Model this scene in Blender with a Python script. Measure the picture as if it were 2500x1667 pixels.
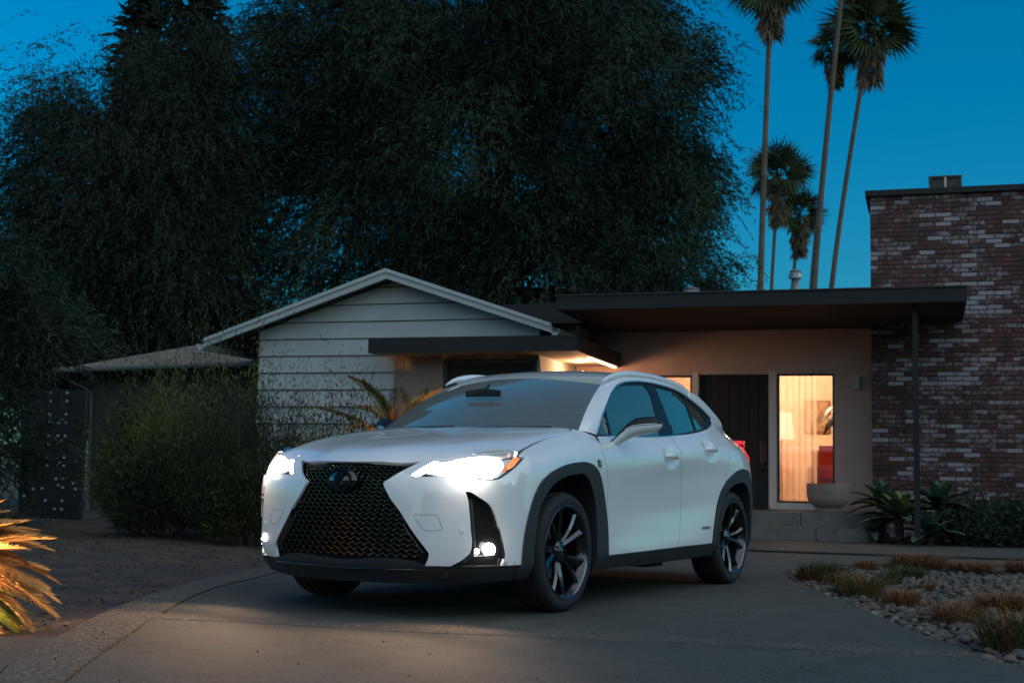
import bpy, math, random
import numpy as np
from mathutils import Vector, Matrix, Euler
from mathutils.geometry import delaunay_2d_cdt
for o in list(bpy.data.objects): bpy.data.objects.remove(o, do_unlink=True)
SC = bpy.context.scene
COL = SC.collection
R = math.radians
# ------------------------------------------------------------------ camera
cam_d = bpy.data.cameras.new('camera'); cam_d.sensor_width = 36.0
cam_d.lens = 36.0*3278.5/2500; cam_d.clip_start = .1; cam_d.clip_end = 3000
cam = bpy.data.objects.new('camera', cam_d); COL.objects.link(cam)
PITCH, ROLL, CAMH = .098886, -.017221, .76955
cam.matrix_world = Matrix.Translation((0, 0, CAMH)) @ Matrix.Rotation(math.pi/2+PITCH, 4, 'X') @ Matrix.Rotation(-ROLL, 4, 'Z')
SC.camera = cam
cam_d.dof.use_dof = True; cam_d.dof.focus_distance = 8.3; cam_d.dof.aperture_fstop = 4.0
# ------------------------------------------------------------------ sky, sun, exposure
SUN_EL, SUN_AZ = R(5.0), R(115)          # afterglow to the right of and behind the camera (azimuth from +Y, clockwise)
world = bpy.data.worlds.new('World'); SC.world = world; world.use_nodes = True
wn, wl = world.node_tree.nodes, world.node_tree.links
for n in list(wn): wn.remove(n)
sky = wn.new('ShaderNodeTexSky'); sky.sky_type = 'NISHITA'; sky.sun_disc = False
sky.sun_elevation = SUN_EL; sky.sun_rotation = SUN_AZ
sky.altitude = 0; sky.air_density = 1.0; sky.dust_density = 1.0; sky.ozone_density = 4.0
tint = wn.new('ShaderNodeMix'); tint.data_type = 'RGBA'; tint.blend_type = 'MULTIPLY'; tint.inputs[0].default_value = 1
tint.inputs[7].default_value = (.40, .95, 1.0, 1)
hsv = wn.new('ShaderNodeHueSaturation'); hsv.inputs['Saturation'].default_value = 1.08
bg = wn.new('ShaderNodeBackground'); bg.inputs[1].default_value = .070
wo = wn.new('ShaderNodeOutputWorld')
wl.new(sky.outputs[0], tint.inputs[6]); wl.new(tint.outputs[2], hsv.inputs['Color']); wl.new(hsv.outputs[0], bg.inputs[0]); wl.new(bg.outputs[0], wo.inputs[0])
sun_d = bpy.data.lights.new('sun', 'SUN'); sun_d.energy = .46; sun_d.angle = R(135); sun_d.color = (1, .965, .84)
sun = bpy.data.objects.new('sun', sun_d); COL.objects.link(sun)
GLOW_AZ = R(150)
sdir = Vector((math.sin(GLOW_AZ)*math.cos(R(30)), math.cos(GLOW_AZ)*math.cos(R(30)), math.sin(R(30))))
sun.rotation_euler = (-sdir).to_track_quat('-Z', 'Y').to_euler()
SC.view_settings.view_transform = 'Standard'; SC.view_settings.look = 'None'
SC.view_settings.exposure = 1.9; SC.view_settings.gamma = 1.0; SC.view_settings.use_curve_mapping = False
SC.render.engine = 'CYCLES'
cy = SC.cycles
cy.use_denoising = True; cy.max_bounces = 6; cy.diffuse_bounces = 3; cy.glossy_bounces = 4; cy.transmission_bounces = 4; cy.transparent_max_bounces = 12
cy.sample_clamp_indirect = 4.0; cy.caustics_reflective = False; cy.caustics_refractive = False
RNG = np.random.default_rng(7); random.seed(7)
# ------------------------------------------------------------------ materials
MATS = {}
def mat(name, col=(.5, .5, .5), rough=.6, metal=0., coat=0., var=.0, vscale=6., bump=0., bscale=40., col2=None, emit=None, estr=0., spec=.5, alpha=None, detail=6., trans=0., sheen=0.):
    if name in MATS: return MATS[name]
    m = bpy.data.materials.new(name); m.use_nodes = True; MATS[name] = m
    nt = m.node_tree; b = nt.nodes['Principled BSDF']
    b.inputs['Base Color'].default_value = (*col, 1); b.inputs['Roughness'].default_value = rough; b.inputs['Metallic'].default_value = metal
    b.inputs['Coat Weight'].default_value = coat; b.inputs['Coat Roughness'].default_value = .03; b.inputs['Coat IOR'].default_value = 1.7
    b.inputs['Specular IOR Level'].default_value = spec
    if emit: b.inputs['Emission Color'].default_value = (*emit, 1); b.inputs['Emission Strength'].default_value = estr
    if var or col2:
        g = nt.nodes.new('ShaderNodeNewGeometry'); n = nt.nodes.new('ShaderNodeTexNoise'); n.inputs['Scale'].default_value = vscale; n.inputs['Detail'].default_value = detail
        nt.links.new(g.outputs['Position'], n.inputs['Vector'])
        rp = nt.nodes.new('ShaderNodeValToRGB'); c2 = col2 or tuple(max(0, c*(1-var)) for c in col)
        c1 = col if col2 else tuple(min(1, c*(1+var)) for c in col)
        rp.color_ramp.elements[0].position = .36; rp.color_ramp.elements[1].position = .64
        rp.color_ramp.elements[0].color = (*c2, 1); rp.color_ramp.elements[1].color = (*c1, 1)
        nt.links.new(n.outputs['Fac'], rp.inputs[0]); nt.links.new(rp.outputs[0], b.inputs['Base Color'])
    if bump:
        g2 = nt.nodes.new('ShaderNodeNewGeometry'); n2 = nt.nodes.new('ShaderNodeTexNoise'); n2.inputs['Scale'].default_value = bscale; n2.inputs['Detail'].default_value = 8
        bp = nt.nodes.new('ShaderNodeBump'); bp.inputs['Strength'].default_value = bump; bp.inputs['Distance'].default_value = .02
        nt.links.new(g2.outputs['Position'], n2.inputs['Vector']); nt.links.new(n2.outputs['Fac'], bp.inputs['Height']); nt.links.new(bp.outputs[0], b.inputs['Normal'])
    return m
def emat(name, col, strength):
    if name in MATS: return MATS[name]
    m = bpy.data.materials.new(name); m.use_nodes = True; MATS[name] = m
    nt = m.node_tree; nt.nodes.remove(nt.nodes['Principled BSDF'])
    e = nt.nodes.new('ShaderNodeEmission'); e.inputs[0].default_value = (*col, 1); e.inputs[1].default_value = strength
    nt.links.new(e.outputs[0], nt.nodes['Material Output'].inputs[0]); return m
def glassmat(name, tintc, gain=1.0, rough=.0, gcol=(1, 1, 1), haze=0.):
    if name in MATS: return MATS[name]
    m = bpy.data.materials.new(name); m.use_nodes = True; MATS[name] = m
    nt = m.node_tree; nt.nodes.remove(nt.nodes['Principled BSDF'])
    t = nt.nodes.new('ShaderNodeBsdfTransparent'); t.inputs[0].default_value = (*tintc, 1)
    g = nt.nodes.new('ShaderNodeBsdfGlossy'); g.inputs['Roughness'].default_value = rough; g.inputs[0].default_value = (*gcol, 1)
    f = nt.nodes.new('ShaderNodeFresnel'); f.inputs[0].default_value = 1.5
    k = nt.nodes.new('ShaderNodeMath'); k.operation = 'MULTIPLY'; k.inputs[1].default_value = gain; k.use_clamp = True
    # a pane is two faces thin: use the front-face Fresnel on both sides
    mx = nt.nodes.new('ShaderNodeMixShader')
    nt.links.new(f.outputs[0], k.inputs[0]); nt.links.new(k.outputs[0], mx.inputs[0]); nt.links.new(t.outputs[0], mx.inputs[1]); nt.links.new(g.outputs[0], mx.inputs[2])
    if haze:      # diffuse veil mixed in to paint the pane pale like mirrored sky
        df = nt.nodes.new('ShaderNodeBsdfDiffuse'); df.inputs[0].default_value = (.62, .63, .58, 1); m2 = nt.nodes.new('ShaderNodeMixShader'); m2.inputs[0].default_value = haze; nt.links.new(mx.outputs[0], m2.inputs[1]); nt.links.new(df.outputs[0], m2.inputs[2]); mx = m2
    nt.links.new(mx.outputs[0], nt.nodes['Material Output'].inputs[0]); return m
# ------------------------------------------------------------------ object helpers
def link(o, parent=None):
    COL.objects.link(o)
    if parent is not None: o.parent = parent
    return o
def tag(o, label=None, cat=None, group=None, kind=None):
    if label: o['label'] = label
    if cat: o['category'] = cat
    if group: o['group'] = group
    if kind: o['kind'] = kind
    return o
def empty(name, loc=(0, 0, 0), rz=0., label=None, cat=None, group=None, kind=None):
    o = bpy.data.objects.new(name, None); o.location = loc; o.rotation_euler = (0, 0, rz); o.empty_display_size = .1
    COL.objects.link(o); return tag(o, label, cat, group, kind)
def mesh_np(name, V, F, m, parent=None, smooth=True, loc=None):
    """V (n,3), F (k,3|4) arrays or list of lists"""
    me = bpy.data.meshes.new(name)
    if isinstance(F, np.ndarray) and F.ndim == 2 and len(F):
        V = np.ascontiguousarray(V, dtype=np.float32); k = F.shape[1]
        me.vertices.add(len(V)); me.vertices.foreach_set('co', V.ravel())
        me.loops.add(F.size); me.loops.foreach_set('vertex_index', np.ascontiguousarray(F, dtype=np.int32).ravel())
        me.polygons.add(len(F)); me.polygons.foreach_set('loop_start', np.arange(0, F.size, k, dtype=np.int32))
        me.update(calc_edges=True)
    else:
        me.from_pydata([tuple(v) for v in V], [], [tuple(int(i) for i in f) for f in F]); me.update()
    if len(me.polygons): me.polygons.foreach_set('use_smooth', np.full(len(me.polygons), smooth))
    if m: me.materials.append(m)
    o = bpy.data.objects.new(name, me); link(o, parent)
    if loc is not None: o.location = loc
    return o
def fix_sharp(o, ang=35):
    try:
        o.data.set_sharp_from_angle(angle=R(ang))
    except Exception: pass
    return o
class MB:
    """collects faces of one part"""
    def __init__(s): s.V = []; s.F = []
    def add(s, V, F):
        n = len(s.V); s.V += [tuple(v) for v in V]; s.F += [tuple(i+n for i in f) for f in F]; return s
    def box(s, a, b, rot=None, c=None):
        x0, y0, z0 = a; x1, y1, z1 = b
        V = [(x0,y0,z0),(x1,y0,z0),(x1,y1,z0),(x0,y1,z0),(x0,y0,z1),(x1,y0,z1),(x1,y1,z1),(x0,y1,z1)]
        if rot is not None:
            M = Euler(rot).to_matrix(); cc = Vector(c if c is not None else ((x0+x1)/2,(y0+y1)/2,(z0+z1)/2)); V = [tuple(M@(Vector(v)-cc)+cc) for v in V]
        return s.add(V, [(0,3,2,1),(4,5,6,7),(0,1,5,4),(1,2,6,5),(2,3,7,6),(3,0,4,7)])
    def prism(s, poly, f0, f1):
        """poly list of 2d; f0,f1 map 2d->3d for the two caps"""
        n = len(poly); V = [f0(*p) for p in poly]+[f1(*p) for p in poly]
        return s.add(V, [tuple(range(n))[::-1], tuple(range(n, 2*n))]+[(i, (i+1) % n, n+(i+1) % n, n+i) for i in range(n)])
    def tube(s, pts, r, n=8, cap=True, flat=None):
        pts = [Vector(p) for p in pts]; m = len(pts); rs = r if hasattr(r, '__len__') else [r]*m
        V = []; F = []; up = Vector((0, 0, 1)); prev = None
        for i, p in enumerate(pts):
            t = (pts[min(i+1, m-1)]-pts[max(i-1, 0)]).normalized()
            a = t.cross(up if abs(t.z) < .95 else Vector((1, 0, 0))) if prev is None else (prev - t*prev.dot(t))
            a = a.normalized(); prev = a; b = a.cross(t)
            ka, kb = flat or (1, 1)
            for j in range(n):
                q = 2*math.pi*j/n; V.append(p+a*math.cos(q)*rs[i]*ka+b*math.sin(q)*rs[i]*kb)
        for i in range(m-1):
            for j in range(n): F.append((i*n+j, i*n+(j+1) % n, (i+1)*n+(j+1) % n, (i+1)*n+j))
        if cap: F.append(tuple(range(n))); F.append(tuple(range((m-1)*n, m*n))[::-1])
        return s.add(V, F)
    def lathe(s, prof, n=32, axis='z', c=(0, 0, 0)):
        V = []; F = []; m = len(prof)
        for r, h in prof:
            for j in range(n):
                q = 2*math.pi*j/n; ca, sa = math.cos(q)*r, math.sin(q)*r
                V.append({'z': (c[0]+ca, c[1]+sa, c[2]+h), 'y': (c[0]+ca, c[1]+h, c[2]+sa), 'x': (c[0]+h, c[1]+ca, c[2]+sa)}[axis])
        for i in range(m-1):
            for j in range(n):
                f = (i*n+j, i*n+(j+1) % n, (i+1)*n+(j+1) % n, (i+1)*n+j); F.append(f if axis != 'y' else f[::-1])
        return s.add(V, F)
    def build(s, name, m, parent=None, smooth=False, sharp=None, loc=None):
        o = mesh_np(name, s.V, s.F, m, parent, smooth or sharp is not None, loc)
        if sharp is not None: fix_sharp(o, sharp)
        return o
def pchip(xs,ys):
    xs=np.asarray(xs,float);ys=np.asarray(ys,float)
    h=np.diff(xs);dl=(np.diff(ys).T/h).T
    d=np.zeros_like(ys)
    for i in range(1,len(xs)-1):
        a,b=dl[i-1],dl[i]
        w1=2*h[i]+h[i-1];w2=h[i]+2*h[i-1]
        ok=a*b>0
        d[i]=np.where(ok,(w1+w2)/(w1/np.where(ok,a,1)+w2/np.where(ok,b,1)),0)
    d[0]=dl[0];d[-1]=dl[-1]
    def f(x):
        x=np.asarray(x,float)
        i=np.clip(np.searchsorted(xs,x)-1,0,len(xs)-2)
        t=(x-xs[i])/h[i];hh=h[i]
        return (1+2*t)*(1-t)**2*ys[i]+t*(1-t)**2*hh*d[i]+t*t*(3-2*t)*ys[i+1]+t*t*(t-1)*hh*d[i+1]
    return f
def crom(xs,ys):
    xs=np.asarray(xs,float);ys=np.asarray(ys,float)
    d=np.gradient(ys,xs)
    def f(x):
        x=np.asarray(x,float)
        i=np.clip(np.searchsorted(xs,x)-1,0,len(xs)-2)
        h=xs[i+1]-xs[i];t=(x-xs[i])/h
        return (1+2*t)*(1-t)**2*ys[i]+t*(1-t)**2*h*d[i]+t*t*(3-2*t)*ys[i+1]+t*t*(t-1)*h*d[i+1]
    return f
QP=[(.952,0),(.948,.12),(.935,.24),(.908,.38),(.865,.52),(.80,.64),(.72,.752),(.63,.825),(.53,.868),(.42,.89),(.28,.898),(0,.90),(-.4,.895),(-.8,.888),(-1.2,.886),(-1.6,.887),(-2.0,.893),(-2.4,.903),(-2.64,.905),(-2.9,.895),(-3.1,.862),(-3.25,.805),(-3.36,.715),(-3.43,.59),(-3.48,.40),(-3.505,.2),(-3.51,0)]
QA=np.array(QP);SS=np.concatenate([[0],np.cumsum(np.hypot(*np.diff(QA,axis=0).T))])
_qx=crom(SS,QA[:,0]);_qy=crom(SS,QA[:,1])
_sd=np.linspace(0,SS[-1],4000);_xd=_qx(_sd);_yd=_qy(_sd)
def s_of_x(x): return np.interp(-np.asarray(x),-_xd,_sd)
_h=np.argmax(_yd>.88)
def s_of_y(y): return np.interp(y,_yd[:_h],_sd[:_h])
ST=[ (s_of_y(0),[(.20,-.06),(.27,-.005),(.42,.004),(.55,.003),(.64,0),(.72,-.008),(.78,-.022),(.83,-.042),(.88,-.075),(.95,-.14)]),
 (s_of_y(.38),[(.20,-.06),(.27,-.008),(.42,.002),(.55,.0),(.64,-.002),(.72,-.012),(.765,-.035),(.80,-.07),(.84,-.115),(.92,-.22)]),
 (s_of_y(.64),[(.20,-.07),(.27,-.012),(.42,0),(.55,0),(.64,0),(.70,-.004),(.755,-.02),(.80,-.055),(.86,-.125),(.93,-.24)]),
 (s_of_y(.82),[(.20,-.06),(.28,-.01),(.42,0),(.55,0),(.64,0),(.72,-.004),(.77,-.014),(.82,-.035),(.885,-.085),(.95,-.18)]),
 (s_of_x(.42),[(.20,-.05),(.29,-.0),(.42,.003),(.55,.002),(.64,0),(.74,-.002),(.80,-.010),(.86,-.036),(.90,-.105),(.96,-.22)]),
 (s_of_x(0),[(.20,-.05),(.30,0),(.42,0),(.55,0),(.70,0),(.80,.004),(.86,0),(.91,-.026),(.955,-.085),(1.0,-.19)]),
 (s_of_x(-.4),[(.20,-.05),(.30,-.008),(.42,-.010),(.56,-.010),(.70,-.006),(.82,0),(.88,-.002),(.94,-.020),(1.0,-.066),(1.06,-.165)]),
 (s_of_x(-1.0),[(.20,-.05),(.30,-.004),(.40,-.014),(.56,-.022),(.70,-.014),(.84,0),(.89,-.003),(.955,-.034),(1.03,-.100),(1.10,-.16)]),
 (s_of_x(-1.65),[(.20,-.05),(.31,-.004),(.41,-.012),(.57,-.026),(.74,-.020),(.905,0),(.945,-.004),(.995,-.036),(1.055,-.102),(1.12,-.16)]),
 (s_of_x(-2.2),[(.20,-.05),(.32,-.004),(.44,-.008),(.6,-.016),(.77,-.014),(.91,-.002),(.975,-.006),(1.035,-.045),(1.10,-.115),(1.17,-.17)]),
 (s_of_x(-2.64),[(.20,-.05),(.32,0),(.45,0),(.62,0),(.76,0),(.88,0),(.97,-.012),(1.05,-.070),(1.12,-.14),(1.2,-.21)]),
 (s_of_x(-3.1),[(.20,-.06),(.30,-.01),(.45,0),(.62,.008),(.75,.006),(.85,-.004),(.93,-.02),(.99,-.055),(1.08,-.15),(1.2,-.27)]),
 (SS[-1],[(.20,-.06),(.30,0),(.45,.02),(.62,.01),(.72,-.02),(.85,-.06),(.95,-.05),(1.0,-.06),(1.1,-.12),(1.2,-.25)])]
_ss=np.array([a for a,_ in ST]);_rows=np.array([b for _,b in ST]) # n,10,2
_rz=[pchip(_ss,_rows[:,j,0]) for j in range(10)];_ro=[pchip(_ss,_rows[:,j,1]) for j in range(10)]
def wall(s,z,extra=0.):
    """(s,z)->xyz arrays"""
    s=np.atleast_1d(np.asarray(s,float));z=np.broadcast_to(np.asarray(z,float),s.shape)
    Z=np.stack([f(s) for f in _rz]);O=np.stack([f(s) for f in _ro])
    # vectorised pchip along axis0
    h=np.diff(Z,axis=0);dl=np.diff(O,axis=0)/h
    d=np.zeros_like(O)
    a,b=dl[:-1],dl[1:];ok=a*b>0
    w1=2*h[1:]+h[:-1];w2=h[1:]+2*h[:-1]
    d[1:-1]=np.where(ok,(w1+w2)/(w1/np.where(ok,a,1)+w2/np.where(ok,b,1)),0)
    d[0]=dl[0];d[-1]=dl[-1]
    i=np.clip((Z<z).sum(0)-1,0,8);k=np.arange(len(s))
    hh=h[i,k];t=(z-Z[i,k])/hh
    tc=np.clip(t,-.5,2)
    o=(1+2*tc)*(1-tc)**2*O[i,k]+tc*(1-tc)**2*hh*d[i,k]+tc*tc*(3-2*tc)*O[i+1,k]+tc*tc*(tc-1)*hh*d[i+1,k]
    e=1e-3
    tx=(_qx(np.minimum(s+e,SS[-1]))-_qx(np.maximum(s-e,0)));ty=(_qy(np.minimum(s+e,SS[-1]))-_qy(np.maximum(s-e,0)))
    L=np.hypot(tx,ty);nx,ny=-ty/L,tx/L
    nx,ny=-nx,-ny
    oo=o+extra
    return np.stack([_qx(s)+nx*oo,_qy(s)+ny*oo,z],-1)
# hood
HY=[0,.2,.42,.60,.70,.80]
HC=[[(.99,.74),(.911,.827),(.86,.868),(.75,.908),(.6,.942),(.4,.978),(.1,1.024),(-.15,1.057),(-.5,1.09)],
    [(.96,.74),(.880,.827),(.83,.868),(.72,.912),(.6,.940),(.4,.976),(.1,1.022),(-.18,1.057),(-.5,1.09)],
    [(.84,.778),(.775,.839),(.70,.886),(.62,.918),(.5,.950),(.35,.982),(.1,1.022),(-.25,1.06),(-.5,1.085)],
    [(.78,.79),(.703,.847),(.64,.885),(.56,.918),(.45,.95),(.3,.978),(.05,1.012),(-.3,1.055),(-.5,1.08)],
    [(.72,.82),(.648,.866),(.60,.884),(.52,.906),(.42,.93),(.28,.955),(.02,.995),(-.33,1.052),(-.5,1.077)],
    [(.60,.85),(.46,.880),(.42,.885),(.36,.894),(.28,.905),(.18,.926),(-.02,.964),(-.36,1.035),(-.5,1.06)]]
_hc=[pchip([-a for a,_ in c],[b for _,b in c]) for c in HC]
def hood(x,y):
    x=np.atleast_1d(np.asarray(x,float));y=np.abs(np.broadcast_to(np.asarray(y,float),x.shape))
    V=np.stack([f(-x) for f in _hc]);out=np.zeros(len(x))
    ys=np.array(HY);d=np.gradient(V,ys,axis=0);d[0]=0
    i=np.clip(np.searchsorted(ys,y)-1,0,len(ys)-2);k=np.arange(len(x));h=ys[i+1]-ys[i];t=(y-ys[i])/h
    return (1+2*t)*(1-t)**2*V[i,k]+t*(1-t)**2*h*d[i,k]+t*t*(3-2*t)*V[i+1,k]+t*t*(t-1)*h*d[i+1,k]
# greenhouse side
_gb=crom([-3.4,-3.1,-2.8,-2.4,-2.0,-1.5,-1.0,-.6,-.2,.1],[.645,.710,.745,.773,.788,.790,.785,.780,.767,.752])
def green(x,z):
    x=np.asarray(x,float);dz=np.asarray(z,float)-1.03
    return _gb(x)-.30*dz-.22*dz*dz
# ================================================================== THE CAR
CARYAW = R(239.866)
W_PAINT = mat('white_pearl_paint', (.88, .88, .87), .32, 0, 1.0)
W_BLACK = mat('gloss_black', (.012, .012, .013), .12, 0, .6)
W_PLAST = mat('black_plastic', (.028, .028, .029), .55, bump=.15, bscale=900)
W_RUB = mat('tyre_rubber', (.018, .018, .018), .75, bump=.2, bscale=300)
W_DARK = mat('dark_trim', (.015, .015, .016), .8)
W_CHROME = mat('satin_chrome', (.62, .64, .66), .16, 1.0)
W_SMOKE = mat('smoked_chrome', (.17, .165, .165), .2, 1.0)
W_BADGE = mat('black_chrome', (.022, .022, .024), .38, 1.0)
W_MCAP = mat('mirror_cap_black', (.01, .01, .011), .35, spec=.3)
W_RIM = mat('gunmetal_alloy', (.07, .072, .076), .25, 1.0, .4)
W_RIMF = mat('dark_machined_alloy', (.16, .165, .175), .2, 1.0)
W_RIMB = mat('machined_alloy', (.55, .56, .58), .22, 1.0)
W_SEAT = mat('seat_leather', (.05, .048, .046), .55)
W_GLASS = glassmat('car_glass', (.66, .72, .71), 2.5, 0., (1.0, 1.0, .8), .07)
W_WS = glassmat('windshield_glass', (.60, .66, .65), 2.6, 0., (1.0, 1.0, .78), .20)
W_GLASSD = glassmat('tinted_car_glass', (.58, .62, .62), 2.5, 0., (1.0, 1.0, .8), .05)
W_LENS = glassmat('lens_clear', (.93, .95, .96), 1.2)
W_RED = mat('tail_lamp_red', (.5, .01, .012), .12, 0, 1.0, emit=(1, .03, .03), estr=.2)
W_AMBER = mat('indicator_amber', (.75, .2, .03), .2, 0, .5, emit=(1, .3, .08), estr=.25)
W_HL = emat('headlamp_glow', (1, .95, .88), 26.)
def lamp_falloff(m, c, rad, lo, hi, zs=1.):
    nt = m.node_tree; N, L = nt.nodes, nt.links; e = [n for n in N if n.type == 'EMISSION'][0]; tc = N.new('ShaderNodeTexCoord'); ab = N.new('ShaderNodeVectorMath'); ab.operation = 'ABSOLUTE'; L.new(tc.outputs['Object'], ab.inputs[0])
    sb = N.new('ShaderNodeVectorMath'); sb.operation = 'SUBTRACT'; L.new(ab.outputs[0], sb.inputs[0]); sb.inputs[1].default_value = c; ml = N.new('ShaderNodeVectorMath'); ml.operation = 'MULTIPLY'; L.new(sb.outputs[0], ml.inputs[0]); ml.inputs[1].default_value = (1, 1, zs); d = N.new('ShaderNodeVectorMath'); d.operation = 'LENGTH'; L.new(ml.outputs[0], d.inputs[0]); rf = N.new('ShaderNodeBsdfGlossy'); rf.inputs[0].default_value = (.5, .5, .5, 1); rf.inputs[1].default_value = .25; ad = N.new('ShaderNodeAddShader'); L.new(e.outputs[0], ad.inputs[0]); L.new(rf.outputs[0], ad.inputs[1]); L.new(ad.outputs[0], N['Material Output'].inputs[0]); mr = N.new('ShaderNodeMapRange'); mr.interpolation_type = 'SMOOTHERSTEP'; L.new(d.outputs['Value'], mr.inputs[0]); mr.inputs[1].default_value = 0; mr.inputs[2].default_value = rad; mr.inputs[3].default_value = hi; mr.inputs[4].default_value = lo; L.new(mr.outputs[0], e.inputs[1])
lamp_falloff(W_HL, (.69, .69, .80), .285, .012, 9., 3.0)
W_FOG = emat('fog_lamp_glow', (1, .93, .86), 7.)
W_REFL = mat('lamp_reflector', (.7, .7, .7), .18, 1.0)
W_DISC = mat('brake_steel', (.35, .34, .33), .35, 1.0)
def curve2(pts, h):
    """Catmull-Rom resample of a 2D polyline"""
    P = np.array(pts, float)
    if len(P) < 3:
        n = max(1, int(np.hypot(*(P[1]-P[0]))/h)); t = np.linspace(0, 1, n+1)[:, None]; return P[0]*(1-t)+P[1]*t
    L = np.concatenate([[0], np.cumsum(np.linalg.norm(np.diff(P, axis=0), axis=1))])
    n = max(len(P), int(L[-1]/h)); t = np.linspace(0, L[-1], n+1)
    return np.stack([crom(L, P[:, k])(t) for k in range(P.shape[1])], -1)
def loop2(segs, h):
    out = []
    for s in segs:
        c = curve2(s, h)
        if out and np.hypot(*(out[-1]-c[0])) < 1e-4: c = c[1:]
        elif out:
            st = curve2([out[-1], c[0]], h)[1:-1]; out += list(st)
        out += list(c)
    if np.hypot(*(out[-1]-out[0])) < 1e-4: out = out[:-1]
    else: out += list(curve2([out[-1], out[0]], h)[1:-1])
    return np.array(out)
def inside(p, poly):
    x, y = p[:, 0], p[:, 1]; r = np.zeros(len(p), bool); n = len(poly); j = n-1
    for i in range(n):
        xi, yi = poly[i]; xj, yj = poly[j]
        c = ((yi > y) != (yj > y))
        r ^= c & (x < (xj-xi)*(y-yi)/((yj-yi) if yj != yi else 1e-12)+xi); j = i
    return r
def patch_data(segs, fmap, h=.03, lip=.012, holes=(), out=None, hb=None):
    """clip a surface map to a closed outline; returns V,F with a folded rim"""
    hb = hb or h*.6
    loops = [loop2(segs, hb)]+[loop2(q, hb) for q in holes]
    lo, hi = loops[0].min(0), loops[0].max(0)
    gx, gy = np.meshgrid(np.arange(lo[0]+h/2, hi[0], h), np.arange(lo[1]+h/2, hi[1], h)); g = np.stack([gx.ravel(), gy.ravel()], -1)
    k = inside(g, loops[0])
    for q in loops[1:]: k &= ~inside(g, q)
    g = g[k]
    B = np.concatenate(loops)
    if len(g):
        d = np.min(np.linalg.norm(g[:, None]-B[None], axis=2), axis=1); g = g[d > h*.45]
    pts = np.concatenate([B, g]) if len(g) else B
    E = []; n0 = 0
    for q in loops:
        E += [(n0+i, n0+(i+1) % len(q)) for i in range(len(q))]; n0 += len(q)
    r = delaunay_2d_cdt([Vector(p) for p in pts], E, [], 0, 1e-7)
    P2 = np.array([tuple(v) for v in r[0]]); F = np.array([tuple(f) for f in r[2] if len(f) == 3])
    cen = P2[F].mean(1); k = inside(cen, loops[0])
    for q in loops[1:]: k &= ~inside(cen, q)
    F = F[k]
    V = fmap(P2)
    e = 1e-3
    nrm = np.cross(fmap(P2+[e, 0])-fmap(P2-[e, 0]), fmap(P2+[0, e])-fmap(P2-[0, e])); nrm /= np.linalg.norm(nrm, axis=1)[:, None]+1e-12
    if out is not None:
        sg = np.sign((nrm*out(V)).sum(1)); nrm *= sg[:, None]
    fn = np.cross(V[F[:, 1]]-V[F[:, 0]], V[F[:, 2]]-V[F[:, 0]]); flip = (fn*nrm[F[:, 0]]).sum(1) < 0
    F[flip] = F[flip][:, ::-1]
    if lip:
        # boundary edges of the kept triangles
        from collections import Counter
        c = Counter(); d = {}
        for a, b, cc in F:
            for i, j in ((a, b), (b, cc), (cc, a)): c[(min(i, j), max(i, j))] += 1; d[(min(i, j), max(i, j))] = (i, j)
        bd = [d[q] for q, v in c.items() if v == 1]
        idx = sorted({i for q in bd for i in q}); m = {v: i for i, v in enumerate(idx)}; n = len(V); k2 = len(idx)
        V = np.concatenate([V, V[idx], V[idx]-nrm[idx]*lip])
        F = [tuple(f) for f in F]+[(n+m[j], n+m[i], n+k2+m[i], n+k2+m[j]) for i, j in bd]
        return V, F
    return V, [tuple(f) for f in F]
def mirror(d): V, F = d; return np.asarray(V)*[1, -1, 1], [tuple(f)[::-1] for f in F]
def both(d):
    V, F = d; n = len(V); V2, F2 = mirror(d); return np.concatenate([V, V2]), list(F)+[tuple(i+n for i in f) for f in F2]
def outw(V): return np.stack([np.where(V[:, 0] > .3, (V[:, 0]-.3)*1.4, np.where(V[:, 0] < -2.9, (V[:, 0]+2.9)*1.4, 0)), V[:, 1], np.full(len(V), .12)], -1)
def outup(V): return np.tile([.3, 0, 1.], (len(V), 1))
def part(name, d, m, parent, smooth=True): return mesh_np(name, d[0], d[1], m, parent, smooth)
def fw(extra=0., dents=()):
    def f(p):
        ex = np.full(len(p), float(extra))
        for (x, z, rx, rz, dep) in dents:
            q = ((p[:, 0]-x)/rx)**2+((p[:, 1]-z)/rz)**2; ex = ex-dep*np.clip(1-q, 0, 1)**.8
        w = wall(np.abs(p[:, 0]), p[:, 1], ex); w[:, 1] *= np.where(p[:, 0] < 0, -1, 1); return w
    return f
def fside(extra=0., dents=()):
    base = fw(extra, dents)
    def f(p):
        w = base(np.stack([p[:, 0], np.minimum(p[:, 1], 1.16)], -1)); x = _qx(p[:, 0]); zb = np.interp(-x, [.4, 1.0, 1.6, 2.1, 2.5, 3.2], [1.02, 1.032, 1.048, 1.085, 1.135, 1.13])
        t = np.clip((p[:, 1]-zb+.03)/.14, 0, 1); t = t*t*(3-2*t)
        gq = np.stack([x, green(x, p[:, 1])+extra, p[:, 1]], -1); w[:, 2] = p[:, 1]
        return w*(1-t[:, None])+gq*t[:, None]
    return f
def SX(pts): return [(float(s_of_x(x)), z) for x, z in pts]
def strip(A, B, n=5, bow=.0, k=40, dirv=(0, 1, .3)):
    """ruled skin between two 3D curves, bowed outward"""
    A, B = curve3(A, k), curve3(B, k); V = []; F = []; dv = np.array(dirv)/np.linalg.norm(dirv)
    for i in range(n+1):
        t = i/n; V.append(A*(1-t)+B*t+dv*bow*4*t*(1-t))
    V = np.concatenate(V); m = k+1
    for i in range(n):
        for j in range(k): F.append((i*m+j, i*m+j+1, (i+1)*m+j+1, (i+1)*m+j))
    return V, F
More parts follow.
